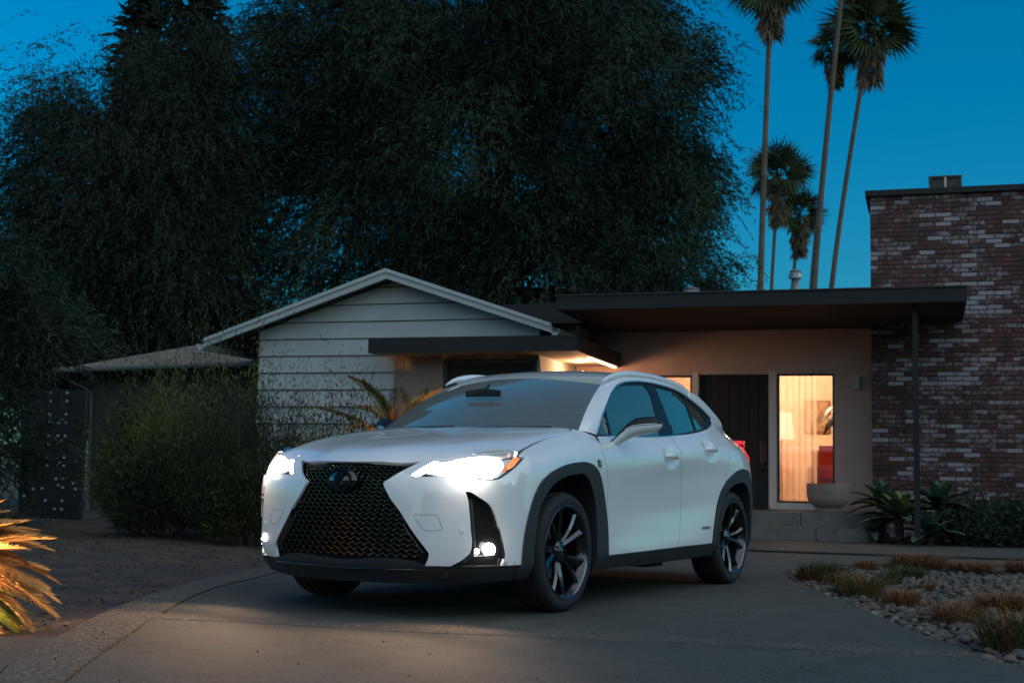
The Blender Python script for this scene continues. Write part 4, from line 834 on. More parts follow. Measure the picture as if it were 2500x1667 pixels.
# ================================================================== FLAT-ROOFED HOUSE
M_PLAS = mat('warm_plaster', (.52, .38, .35), .9, var=.05, vscale=4, bump=.25, bscale=120)
M_TRIMW = mat('white_trim', (.60, .57, .54), .6)
M_FASC = mat('charcoal_fascia', (.008, .0095, .0105), .75, bump=.1, bscale=30)
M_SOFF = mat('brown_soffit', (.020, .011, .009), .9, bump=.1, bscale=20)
M_ROOF = mat('roof_gravel', (.10, .10, .10), .95, bump=.5, bscale=80)
M_DOOR = mat('dark_timber_door', (.007, .005, .0045), .7, bump=.2, bscale=25)
M_FRAME = mat('black_frame', (.012, .012, .012), .45)
M_PANE = glassmat('window_glass', (.93, .94, .93), 1.1)
def hemp(name, u=0., w=0., z=0., **k): return empty(name, tuple(hw(u, w, z)), -TH, **k)
# local coordinates below: (u, -w, z)
hs_ = hemp('house', label='low modern house with dark flat roof, pale plaster wall and front door', cat='house')
W2 = 2.0
m = MB()
DU0, DU1, DZ0, DZ1 = -2.58, -1.575, .345, 2.285
WU0, WU1, WZ0, WZ1 = -1.45, -.645, .44, 2.29
LU0, LU1, LZ0, LZ1 = -3.45, -2.69, .44, 2.275
xs = [-4.45, LU0, LU1, DU0, DU1, WU0, WU1, -.02]
def wallbox(u0, u1, z0, z1): m.box((u0, W2, z0), (u1, W2+.16, z1))
wallbox(xs[0], LU0, 0, 2.94); wallbox(LU0, LU1, 0, LZ0); wallbox(LU0, LU1, LZ1, 2.94); wallbox(LU1, DU0, 0, 2.94); wallbox(DU0, DU1, DZ1, 2.94); wallbox(DU0, DU1, 0, DZ0); wallbox(DU1, WU0, 0, 2.94); wallbox(WU0, WU1, 0, WZ0); wallbox(WU0, WU1, WZ1, 2.94); wallbox(WU1, -.02, 0, 2.94)
m.build('wall', M_PLAS, hs_)
FZ = 2.93
m = MB(); m.box((-3.95, -.86, FZ+.012), (1.05, 9.0, FZ+.13)); rfo = m.build('roof', M_ROOF, hs_)
m = MB(); m.box((-3.99, -.90, FZ-.012), (1.085, -.862, FZ+.165)); m.build('fascia', M_FASC, rfo)
m = MB(); m.box((-9.0, .62, FZ-.012), (-3.951, .66, FZ+.27)); m.build('rear_fascia', M_FASC, rfo); m = MB(); m.box((-9.0, .661, FZ+.012), (-3.951, 9.0, FZ+.24)); m.build('rear_roof', M_ROOF, rfo)
m = MB(); m.box((-3.99, -.861, FZ-.012), (-3.952, .66, FZ+.165)); m.build('left_fascia', M_FASC, rfo)
m = MB(); m.box((1.052, -.861, FZ-.012), (1.087, 1.18, FZ+.165)); m.build('end_fascia', M_FASC, rfo)
m = MB(); m.box((-4.0, -.92, FZ+.166), (1.10, -.80, FZ+.182)); m.build('roof_edge', M_FRAME, rfo)
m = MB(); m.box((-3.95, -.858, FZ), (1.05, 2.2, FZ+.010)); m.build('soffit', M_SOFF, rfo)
m = MB(); m.box((.455, -.65, -.05), (.525, -.58, FZ)); m.build('post', M_FASC, hs_)
def window(par, u0, u1, z0, z1, y, fr=.035, name='window', glass=M_PANE):
    f = MB(); f.box((u0, y, z0), (u1, y+.06, z0+fr)); f.box((u0, y, z1-fr), (u1, y+.06, z1)); f.box((u0, y, z0+fr), (u0+fr, y+.06, z1-fr)); f.box((u1-fr, y, z0+fr), (u1, y+.06, z1-fr)); fo = f.build(name, M_FRAME, par)
    p = MB(); p.box((u0+fr, y+.03, z0+fr), (u1-fr, y+.034, z1-fr)); p.build('pane', glass, fo); return fo
window(hs_, WU0, WU1, WZ0, WZ1, W2+.03, .028); window(hs_, LU0, LU1, LZ0, LZ1, W2+.03, .028)
for a, b_ in (((WU0-.005, W2-.02, WZ0-.095), (WU1+.02, W2-.001, WZ0-.005)), ((DU1+.012, W2-.021, .346), (WU0-.012, W2-.001, 2.32)), ((LU1+.012, W2-.021, .346), (DU0-.012, W2-.001, 2.32))):
    m = MB(); m.box(a, b_); m.build('casing', M_TRIMW, hs_)
m = MB(); m.box((DU0+.003, W2+.07, DZ0), (DU1-.003, W2+.115, DZ1)); dr = m.build('door', M_DOOR, hs_)
for k in range(7):
    p = MB(); x0 = DU0+.01+k*.141; p.box((x0+.003, W2+.052, DZ0+.01), (x0+.137, W2+.069, DZ1-.01)); p.build('door_board', M_DOOR, dr)
m = MB(); m.box((-1.70, W2+.030, 1.02), (-1.62, W2+.050, 1.30)); m.tube([(-1.66, W2+.05, 1.30), (-1.66, W2-.02, 1.26), (-1.66, W2-.02, .92), (-1.66, W2+.05, .88)], .012, 8); m.build('handle', mat('aged_bronze', (.10, .05, .04), .4, .8), dr)
m = MB(); m.box((DU0+.1, 1.55, .362), (DU1+.02, 1.95, .374)); o = m.build('door_mat', mat('coir_mat', (.025, .018, .014), .95), None); o.location = hw(0, 0); o.rotation_euler = (0, 0, -TH); tag(o, 'dark doormat on the landing in front of the house door', 'doormat')
# wall lamp
wlm = hemp('wall_lamp', -.345, -2.0, 2.06, label='small pale box lamp on the plaster wall beside the lit window', cat='wall lamp')
m = MB(); m.box((-.055, -.10, 0), (.055, -.012, .20)); m.build('lamp_shade', mat('frosted_grey', (.42, .44, .40), .5), wlm, sharp=30)
m = MB(); m.box((-.04, -.012, .04), (.04, -.001, .16)); m.build('bracket', M_FRAME, wlm)
# steps
stp = hemp('entrance_steps', label='two broad concrete steps up to the front door landing', cat='steps')
for (u0, u1) in ((-4.2, -2.35), (-2.342, -.76), (-.752, -.02)):
    m = MB(); m.box((u0, 0., -.04), (u1, .42, .165)); m.build('step', M_STEP, stp)
for (u0, u1) in ((-4.2, -2.6), (-2.592, -.985), (-.977, -.02)):
    m = MB(); m.box((u0, .38, .1), (u1, 1.999, .345 if u0 > -9 else 0)); m.build('landing', M_STEP, stp)
# ---- room behind the lit window
M_ROOM = mat('room_wall', (.66, .56, .46), .9, var=.10, vscale=3); M_WOOD = mat('room_floor', (.22, .11, .05), .5, var=.3, vscale=5)
rm = hemp('room_interior', kind='structure')
m = MB(); m.box((-4.4, 5.4, .2), (.2, 5.5, 3.0)); m.build('room_wall', M_ROOM, rm)
m = MB(); m.box((-4.5, 2.165, .2), (-4.4, 5.5, 3.0)); m.box((.1, 3.4, .2), (.2, 5.5, 3.0)); m.build('side_wall', M_ROOM, rm)
m = MB(); m.box((-4.5, 2.165, .3), (.2, 5.5, .36)); m.build('room_floor', M_WOOD, rm)
m = MB(); m.box((-4.5, 2.165, 2.85), (.2, 5.5, 2.90)); m.build('room_ceiling', M_ROOM, rm)
def glow(name, u, w, z, e, r=.08, col=(1, .62, .32)):
    L = bpy.data.lights.new(name, 'POINT'); L.energy = e; L.color = col; L.shadow_soft_size = r; o = bpy.data.objects.new(name, L); COL.objects.link(o); o.location = hw(u, w, z); return o
lp = hemp('floor_lamp', -1.50, -3.1, .36, label='glowing floor lamp at the edge of the lit window', cat='lamp')
m = MB(); m.lathe([(0., 0), (.14, 0), (.14, .02), (.012, .03), (.012, 1.05)], 20); m.build('stand', M_FRAME, lp, sharp=40)
m = MB(); m.lathe([(.10, 1.02), (.20, 1.02), (.15, 1.42), (.10, 1.42)], 24); m.build('lamp_shade', emat('lamp_shade_glow', (1, .74, .48), .55), lp, True)
glow('room_fill', -1.50, -3.75, 2.55, 50, .15, (1, .60, .36))  # unseen fill near the ceiling, added to brighten the room
glow('hall_bulb', -3.0, -3.8, 2.5, 18, col=(1, .42, .15))
ac = hemp('armchair', -.55, -3.1, .36, label='red armchair low in the lit window', cat='armchair')
M_RED = mat('red_fabric', (.42, .03, .02), .8)
m = MB(); m.box((-.42, -.35, .12), (.42, .35, .42)); m.build('seat', M_RED, ac); m = MB(); m.box((-.42, .25, .42), (.42, .42, .92), (R(-10), 0, 0)); m.build('backrest', M_RED, ac)
for s in (-.47, .47): m = MB(); m.box((s-.07, -.36, .10), (s+.07, .40, .60)); m.build('armrest', M_RED, ac)
for s in (-.38, .38):
    for t in (-.28, .28): m = MB(); m.tube([(s, t, 0), (s, t, .12)], .02, 8); m.build('leg', M_FRAME, ac)
sbd = hemp('sideboard', -.35, -4.6, .36, label='brown sideboard against the back wall seen through the lit window', cat='sideboard')
m = MB(); m.box((-.8, -.22, .12), (.45, .22, .88)); m.build('cabinet', M_WOOD, sbd)
for k in range(3): m = MB(); m.box((-.79+k*.41, -.235, .14), (-.40+k*.41, -.221, .86)); m.build('door', M_WOOD, sbd)
vs = hemp('vase', -.30, -4.5, 1.24, label='rounded brown vase standing on the sideboard', cat='vase')
m = MB(); m.lathe([(0, 0), (.07, 0), (.11, .10), (.09, .19), (.05, .24), (.06, .27)], 20); m.build('vase_body', mat('brown_glaze', (.16, .07, .03), .4), vs, True)
pl = hemp('house_plant', -.60, -2.75, .36, label='tall broad-leaved plant showing dark at the edge of the lit window', cat='plant')
m = MB(); m.lathe([(0, 0), (.12, 0), (.15, .28), (.13, .28)], 18); m.build('pot', M_FRAME, pl, True)
m = MB(); m.tube([(0, 0, .25), (.02, 0, .9), (.0, 0, 1.55)], [.02, .016, .01], 8); m.build('stem', M_GRN, pl, True)
M_LEAFI = mat('dark_leaf', (.018, .03, .014), .5)
for k, (a, z, s) in enumerate([(200, 1.5, .30), (160, 1.30, .28), (230, 1.36, .26), (30, 1.45, .28), (330, 1.2, .26), (100, 1.1, .24)]):
    V, F = [], []; 
    for i in range(7):
        t = i/6; wv = .42*math.sin(math.pi*min(1, t*.9+.1))**.8; V += [(t*s, -wv*s, .05*math.sin(t*3)-t*t*s*.9), (t*s, wv*s, .05*math.sin(t*3)-t*t*s*.9)]
    F = [(i*2, i*2+1, i*2+3, i*2+2) for i in range(6)]; o = mesh_np('leaf', V, F, M_LEAFI, pl); o.location = (0, 0, z); o.rotation_euler = (0, 0, R(a))
# made-up sheer curtain, added to give the lit window a hazy glow
M_SHEER = bpy.data.materials.new('sheer_fabric'); M_SHEER.use_nodes = True; nt = M_SHEER.node_tree; nt.nodes.remove(nt.nodes['Principled BSDF']); t1 = nt.nodes.new('ShaderNodeBsdfTransparent'); t2 = nt.nodes.new('ShaderNodeBsdfTranslucent'); t2.inputs[0].default_value = (.85, .75, .65, 1); mxs = nt.nodes.new('ShaderNodeMixShader'); mxs.inputs[0].default_value = .5; nt.links.new(t1.outputs[0], mxs.inputs[1]); nt.links.new(t2.outputs[0], mxs.inputs[2]); nt.links.new(mxs.outputs[0], nt.nodes['Material Output'].inputs[0])
cu = hemp('haze_curtain', -1.47, -2.22, .38, label='added sheer curtain giving the lit window its hazy glow', cat='curtain')
xs_ = np.linspace(0, .56, 60); V = [(x, .018*math.sin(x*70)+.008*math.sin(x*31), z) for z in (0, 1.0, 1.93) for x in xs_]; mesh_np('fabric', V, [(r*60+i, r*60+i+1, r*60+61+i, r*60+60+i) for r in range(2) for i in range(59)], M_SHEER, cu)
m = MB(); m.tube([(-.02, 0, 1.94), (.85, 0, 1.94)], .010, 8); m.build('rod', M_FRAME, cu)
pf_ = hemp('wall_picture', -1.15, -5.39, 1.55, label='small framed picture on the back wall of the lit room', cat='picture')
m = MB(); m.box((-.22, -.03, 0), (.22, 0, .55)); m.build('frame', M_WOOD, pf_); m = MB(); m.box((-.18, -.034, .04), (.18, -.031, .51)); m.build('canvas', mat('faded_canvas', (.30, .22, .16), .8, var=.4, vscale=9), pf_)
# ---- planter bowl on the landing
bw = hemp('planter_bowl', -.665, -.95, .345, label='wide clay bowl planter standing on the landing', cat='planter')
m = MB(); m.lathe([(0, 0), (.185, 0), (.195, .03), (.165, .055), (.25, .12), (.283, .20), (.288, .30), (.288, .375), (.275, .382), (.262, .375), (.262, .29), (0, .28)], 40); m.build('bowl', mat('rough_clay', (.26, .20, .17), .9, var=.12, vscale=7, bump=.3, bscale=90), bw, sharp=50)
m = MB(); m.lathe([(0, .331), (.261, .331)], 24); m.build('potting_soil', M_SOIL, bw)
# roof vents and chimney pipe
M_GALV = mat('galvanised', (.34, .34, .34), .45, .6)
for (u, w, z0, hgt, r, nm, lab) in ((-1.456, -5., FZ+.12, 1.22, .075, 'flue_pipe', 'tall pale flue pipe with a cap on the flat roof below the palms'), (-3.03, -4., FZ+.12, .82, .10, 'turbine_vent', 'ribbed turbine vent on the flat roof against the big tree'), (-3.75, -4., FZ+.12, .72, .05, 'vent_pipe', 'short vent pipe on the flat roof, left of the turbine vent')):
    e = hemp(nm, u, w, z0, label=lab, cat='roof vent'); m = MB(); m.lathe([(r*.8, -.02), (r*.8, hgt-.16), (0, hgt-.16)], 16); m.build('pipe', M_GALV, e, True)
    m = MB(); m.lathe([(r*.85, hgt-.17), (r*1.5, hgt-.15), (r*1.5, hgt-.08), (r*1.1, hgt-.05), (r*1.35, hgt-.03), (r*.6, hgt), (0, hgt)], 16); m.build('cap', M_GALV, e, sharp=30)
    m = MB(); m.lathe([(r*2.2, -.02), (r*2.0, .02), (r*.82, .05)], 16); m.build('flashing', M_FASC, e)

# ================================================================== BRICK CHIMNEY WALL
ch = hemp('brick_chimney', label='tall chimney wall of whitewashed red brick beside the flat roof', cat='chimney')
M_MORT = mat('mortar', (.045, .043, .042), .95, bump=.4, bscale=150)
M_BRK = bpy.data.materials.new('old_brick'); M_BRK.use_nodes = True; nt = M_BRK.node_tree; N = nt.nodes; L = nt.links; b = N['Principled BSDF']; b.inputs['Roughness'].default_value = .9
at = N.new('ShaderNodeAttribute'); at.attribute_name = 'tone'; g = N.new('ShaderNodeNewGeometry'); n1 = N.new('ShaderNodeTexNoise'); n1.inputs['Scale'].default_value = 16; n1.inputs['Detail'].default_value = 7; n1.inputs['Roughness'].default_value = .75; L.new(g.outputs['Position'], n1.inputs[0])
n2 = N.new('ShaderNodeTexNoise'); n2.inputs['Scale'].default_value = 5.; n2.inputs['Detail'].default_value = 4; L.new(g.outputs['Position'], n2.inputs[0])
red = N.new('ShaderNodeValToRGB'); red.color_ramp.elements[0].position = .35; red.color_ramp.elements[0].color = (.055, .024, .021, 1); red.color_ramp.elements[1].position = .65; red.color_ramp.elements[1].color = (.115, .044, .037, 1); L.new(n2.outputs[0], red.inputs[0])
ad = N.new('ShaderNodeMath'); ad.operation = 'ADD'; L.new(at.outputs['Fac'], ad.inputs[0]); L.new(n1.outputs[0], ad.inputs[1])
mr = N.new('ShaderNodeMapRange'); mr.inputs[1].default_value = 1.02; mr.inputs[2].default_value = 1.22; L.new(ad.outputs[0], mr.inputs[0])
mx = N.new('ShaderNodeMix'); mx.data_type = 'RGBA'; L.new(mr.outputs[0], mx.inputs[0]); L.new(red.outputs[0], mx.inputs[6]); mx.inputs[7].default_value = (.30, .265, .28, 1); L.new(mx.outputs[2], b.inputs['Base Color'])
bp = N.new('ShaderNodeBump'); bp.inputs['Strength'].default_value = .5; bp.inputs['Distance'].default_value = .01; L.new(n1.outputs[0], bp.inputs['Height']); L.new(bp.outputs[0], b.inputs['Normal'])
BY, CO, BLN, JT = 1.2, .0636, .203, .0105
m = MB(); m.box((-.098, BY+.008, -.05), (2.9, BY+1.2, 4.66)); m.build('core', M_MORT, ch)
def brickmesh(l, tone, k):
    h, d, c = CO-JT, .05, .004; j = RNG.uniform(-.0022, .0022, (4, 2)); x0, x1 = -l/2, l/2; z0, z1 = -h/2, h/2
    fr = [(x0+c+j[0, 0], 0, z0+c+j[0, 1]), (x1-c+j[1, 0], 0, z0+c+j[1, 1]), (x1-c+j[2, 0], 0, z1-c+j[2, 1]), (x0+c+j[3, 0], 0, z1-c+j[3, 1])]; md = [(x0, .005, z0), (x1, .005, z0), (x1, .005, z1), (x0, .005, z1)]; bk = [(x, d, z) for x, _, z in md]
    V = fr+md+bk; F = [(0, 1, 2, 3)]+[(i, 4+i, 4+(i+1) % 4, (i+1) % 4) for i in range(4)]+[(4+i, 8+i, 8+(i+1) % 4, 4+(i+1) % 4) for i in range(4)]
    return V, F
bvars = []
for k in range(24):
    V, F = brickmesh(BLN, 0, k); me = bpy.data.meshes.new('brick'); me.from_pydata(V, [], F); me.update(); tn = [.18, .28, .36, .42, .47, .50, .53, .56, .58, .62, .66, .72, .80, .90][k % 14]; tone_attr(me, [tn]*len(F)); me.materials.append(M_BRK); bvars.append((me, V, F, tn))
bvars.sort(key=lambda q: q[3])
bks = []
rb = np.random.default_rng(5)
for r in range(73):
    z = .02+r*CO+CO/2; u = -.100+(BLN+JT)/2-(.107 if r % 2 else 0)
    while u < 2.6:
        l0, l1 = max(u-BLN/2, -.100), u+BLN/2
        if l1-l0 > .03: bks.append((.5*(l0+l1), z, (l1-l0)/BLN))
        u += BLN+JT
sc_ = lambda q: (0 if (1.12 < q[0] < 1.93 and .75 < q[1]) else 1, 0 if q[0] > .02 else 1, -q[1])
vis_b = [q for q in bks if (q[0] < 1.95) and ((q[1] > 3.3) or (q[0] > 1.13 and q[1] > .6))]
vis_b.sort(key=lambda q: (-(q[1] > 3.3 or q[0] > 1.13), abs(q[2]-1) > .1, -q[1])); top300 = set(vis_b[:300])
VV, FF, TT = [], [], []; nb = 0
def btone(u, z):
    f = float(fbm(np.array(u), np.array(z), 1.3, 9)); return f*.10
for q in bks:
    k = min(23, max(0, int(13+6*float(fbm(np.array(q[0]*2.2), np.array(q[1]*4.), 1.3, 9))+rb.normal(0, 6.5)))); me, V, F, tn = bvars[k]; dz = rb.uniform(-.0015, .0015); dy = rb.uniform(-.004, .003); ry = rb.uniform(-.006, .006)
    if q in top300:
        o = bpy.data.objects.new('brick', me); link(o, ch); o.location = (q[0], BY+dy, q[1]+dz); o.rotation_euler = (0, ry, 0); o.scale = (q[2], 1, 1)
    else:
        V = np.array(V)*[q[2], 1, 1]+[q[0], BY+dy, q[1]+dz]; VV.append(V); FF += [tuple(i+nb for i in f) for f in F]; TT += [tn]*len(F); nb += len(V)
o = mesh_np('bricks', np.concatenate(VV), FF, M_BRK, ch, False); tone_attr(o.data, TT); o['kind'] = 'stuff'
m = MB(); m.box((-.16, BY-.07, 4.662), (2.95, BY+1.25, 4.74)); m.build('coping', M_FASC, ch)
vt = hemp('chimney_vent', .9, -1.62, 4.74, label='small metal vent box with two openings filled dark on the chimney top', cat='roof vent')
m = MB(); m.box((-.22, -.1, 0), (.22, .3, .08)); m.build('base', M_GALV, vt); m = MB(); m.box((-.19, -.06, .08), (.19, .26, .22)); m.build('core', M_FRAME, vt)  # dark core box stands in for the shaded inside of the openings
m = MB(); m.box((-.22, -.1, .22), (.22, .3, .245)); m.build('lid', M_FRAME, vt)
for x in (-.20, 0, .20): m = MB(); m.box((x-.015, -.1, .08), (x+.015, .3, .22)); m.build('post', M_GALV if x == 0 else M_FRAME, vt)

# ================================================================== GABLE WING
M_SID = mat('pale_siding_paint', (.40, .42, .41), .75, var=.06, vscale=2.2, bump=.12, bscale=60)
gb = hemp('gable_wing', label='gabled house wing with wide pale lap siding boards', cat='house')
GU0, GU1, GA, EZ, AZ = -8.74, -4.46, -6.62, 2.80, 3.50
m = MB(); m.prism([(GU0+.01, -.05), (GU1-.01, -.05), (GU1-.01, EZ), (GA, AZ-.02), (GU0+.01, EZ)], lambda u, z: (u, .06, z), lambda u, z: (u, 7.0, z)); m.build('core_wall', M_FASC, gb)  # core coloured dark so gaps between boards read as shadow lines
EXPO = .245; z = 3.395
def gable_u(z):
    if z <= EZ: return GU0, GU1
    t = (z-EZ)/(AZ-EZ); return GU0+(GA-GU0)*t, GU1+(GA-GU1)*t
def board(par, z0, z1, f):
    """lap board clipped to the gable; thick at its lower edge"""
    a0, a1 = gable_u(z0); b0, b1 = gable_u(min(z1, AZ-.005))
    return a0, a1, b0, b1
zs = [3.405-EXPO*k for k in range(16)]
for z0 in zs:
    z0 = z0+.012; z1 = z0+EXPO-.012; a0, a1 = gable_u(z0); b0, b1 = gable_u(min(z1, AZ-.004))
    if z0 < 2.38: a1 = b1 = -6.60
    if z0 < -.1: continue
    m = MB(); zt = min(z1, AZ-.004); poly_b = [(a0, z0), (a1, z0), (b1, zt), (b0, zt)]
    if z0 < EZ < zt and z0 > 2.3: poly_b = [(a0, z0), (a1, z0), (GU1, EZ), (b1, zt), (b0, zt), (GU0, EZ)]
    m.prism(poly_b, lambda u, z, z0=z0: (u, .0+.034*(z-z0)/EXPO-.014, z), lambda u, z, z0=z0: (u, .058, z)); m.build('siding_board', M_SID, gb)
for k, z0 in enumerate(zs):       # boards of the return wall that runs back to the house
    if z0 > 2.45 or z0 < -.1: continue
    m = MB(); z1 = min(z0+EXPO+.02, 2.70); m.prism([(0.0, z0), (1.99, z0), (1.99, z1), (0.0, z1)], lambda y, z, z0=z0: (GU1+.026-.030*(z-z0)/EXPO, y, z), lambda y, z, z0=z0: (GU1-.03, y, z)); m.build('return_board', M_SID, gb)
# recessed doorway under the canopy
m = MB(); m.box((-6.595, -.002, -.05), (-5.86, .058, 2.41)); m.box((-5.86, -.002, 2.365), (-4.47, .058, 2.41)); m.build('doorway_wall', mat('brown_plaster', (.30, .21, .17), .9, var=.06, vscale=5), gb)
m = MB(); m.box((-5.86, .02, 0), (-5.80, .062, 2.36)); m.box((-4.535, .02, 0), (-4.475, .062, 2.36)); m.box((-5.80, .02, 2.30), (-4.535, .062, 2.36)); gf = m.build('door_frame', M_FRAME, gb)
for k in range(10): m = MB(); m.box((-5.798, .04, .02+k*.228), (-4.537, .066, .242+k*.228)); m.build('door_slat', M_DOOR, gf)
# roof: two slopes, barge boards, gutters
SL = (AZ-EZ)/(GA-GU0); pr, pl_ = (GA, AZ+.02), None
rg_ = MB(); m = MB(); OV = .62
def slope(sgn):
    ue = GU0-OV*1.15 if sgn < 0 else GU1+.26; ze_ = AZ-abs(ue-GA)*SL; return ue, ze_
gr_ = MB()
for sgn in (-1, 1):
    ue, ze_ = slope(sgn); m = MB(); m.prism([(GA, AZ+.03), (ue, ze_+.03), (ue, ze_+.075), (GA, AZ+.085)] if sgn > 0 else [(GA, AZ+.03), (GA, AZ+.085), (ue, ze_+.075), (ue, ze_+.03)], lambda u, z: (u, -.30, z), lambda u, z: (u, 7.0, z)); ro = m.build('roof', mat('grey_shingle', (.13, .12, .115), .95, bump=.6, bscale=30), gb)
    M_BARGE = mat('barge_board_paint', (.40, .43, .43), .6)
    m = MB(); dz = .02; m.prism([(GA, AZ-.02), (ue, ze_-.02), (ue, ze_+.085), (GA, AZ+.097)], lambda u, z: (u, -.345, z), lambda u, z: (u, -.302, z)); m.build('barge_board', M_BARGE, ro)
    m = MB(); m.prism([(GA, AZ+.07), (ue, ze_+.058), (ue, ze_+.108), (GA, AZ+.122)], lambda u, z: (u, -.372, z), lambda u, z: (u, -.3452, z)); m.build('drip_edge', M_BARGE, ro)
    m = MB(); yy = [-.36, 2.1] if sgn > 0 else [-.36, 7.0]; pf = [(0, .075), (-.0, .02), (.02*sgn, -.01), (.075*sgn, -.015), (.105*sgn, .02), (.115*sgn, .075), (.105*sgn, .075), (.095*sgn, .025), (.012*sgn, .02)]; m.prism(pf, lambda a, c: (ue+a, yy[0], ze_+c-.045), lambda a, c: (ue+a, yy[1], ze_+c-.045)); m.build('gutter', M_BARGE, ro)
m = MB(); m.box((GU1-.20, 1.15, 2.78), (GU1+.24, 1.95, 3.08)); m.build('roof_cricket', M_BARGE, gb)
# ---- dark flat canopy over the doorway
cn = hemp('entrance_canopy', label='dark flat canopy over the side doorway, lit warmly underneath', cat='canopy')
CZ = 2.405
m = MB(); m.box((-6.70, -.60, CZ+.02), (-3.80, 1.98, CZ+.19)); m.build('deck', M_ROOF, cn)
for nm, a, b_ in (('fascia', (-6.735, -.635, CZ), (-3.765, -.602, CZ+.205)), ('side_fascia', (-3.798, -.601, CZ), (-3.766, 1.975, CZ+.205)), ('left_fascia', (-6.734, -.601, CZ), (-6.702, -.375, CZ+.205))):
    m = MB(); m.box(a, b_); m.build(nm, M_FASC, cn)
m = MB(); m.box((-6.70, -.60, CZ+.006), (-3.80, 1.98, CZ+.019)); m.build('soffit', mat('canopy_soffit', (.45, .36, .29), .8), cn)
ls = MB(); ls.box((-3.86, .30, CZ-.022), (-3.815, 1.95, CZ+.004)); ls.build('light_strip', emat('light_strip_glow', (1, .60, .30), 1.1), cn)
bl_ = hemp('canopy_lamp', -4.15, -.95, CZ-.10, label='small warm lamp under the canopy by the return wall', cat='lamp')
m = MB(); m.lathe([(.06, .10), (.06, .085), (.0, .08)], 16); m.build('lamp_shade', emat('canopy_bulb', (1, .62, .32), 2.), bl_, True)
glow('canopy_lamp_bulb', -4.12, -1.0, CZ-.10, 8, .05, (1, .5, .24))
# ---- hip-roofed shed of the neighbour behind the shrubs
sh = empty('hipped_outbuilding', (0, 0, 0), label='low outbuilding with tan hipped roof half hidden by shrubs', cat='outbuilding')
E0, E1 = np.array([-7.5, 22.0]), np.array([-3.2, 20.7]); dx = (E1-E0)/np.linalg.norm(E1-E0); dn = np.array([-dx[1], dx[0]]); LEN = np.linalg.norm(E1-E0)
def so(a, b_, z): return (*(E0+dx*a+dn*b_), z)
M_SHING = mat('tan_shingle', (.17, .135, .11), .95, var=.25, vscale=6, bump=.7, bscale=25)
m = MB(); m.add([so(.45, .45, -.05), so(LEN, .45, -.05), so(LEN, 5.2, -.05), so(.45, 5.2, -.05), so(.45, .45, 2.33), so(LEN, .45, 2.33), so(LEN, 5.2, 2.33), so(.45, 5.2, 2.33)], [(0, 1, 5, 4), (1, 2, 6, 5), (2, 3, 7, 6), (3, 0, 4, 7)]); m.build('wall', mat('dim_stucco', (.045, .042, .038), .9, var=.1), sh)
m = MB(); m.add([so(0, 0, 2.36), so(LEN, 0, 2.46), so(LEN, 5.7, 2.46), so(0, 5.7, 2.36), so(2.3, 2.8, 3.22), so(LEN, 2.8, 3.24)], [(0, 1, 5, 4), (3, 4, 5, 2), (0, 4, 3), (0, 3, 2, 1)]); sr = m.build('roof', M_SHING, sh)
m = MB(); m.tube([so(-.02, -.05, 2.34), so(LEN, -.05, 2.44)], .045, 8); m.build('gutter', mat('weathered_gutter', (.085, .088, .085), .8), sr, True)
m = MB(); m.tube([so(.0, -.02, 2.32), so(.15, .2, 2.2), so(.45, .40, 2.02), so(.47, .42, .0)], .035, 8); m.build('downpipe', mat('weathered_gutter', (.085, .088, .085), .8), sh, True)
# ---- dark garden screen; pale squares stand in for light through its openings
scr = empty('dotted_screen', (-6.55, 18.9, 0), R(-14), 'dark garden screen dotted with small pale squares', 'screen wall')
m = MB(); m.box((-.35, 0, -.05), (.62, .09, 1.85)); m.build('panel', mat('dark_block', (.02, .021, .02), .9), scr)
M_SQUARE = mat('pale_square', (.5, .51, .47), .5); tme = MB().box((-.016, -.012, -.016), (.016, 0, .016)); tobj = None; rt = np.random.default_rng(3)
for k in range(6):
    for dz in (0, .115):
        for x in (.08, .23, .34):
            if rt.random() < .22: continue
            if tobj is None: tobj = tme.build('tile', M_SQUARE, scr); o = tobj
            else: o = tobj.copy(); link(o, scr)
            o.location = (x, -.001, .19+k*.30+dz)
for (x, z) in ((-.26, .36), (-.12, .46), (.02, .47), (.50, .55), (.545, .47), (.28, 1.45), (.285, 1.14), (.28, .83), (.27, .52)):
    o = tobj.copy(); link(o, scr); o.location = (x, -.001, z)
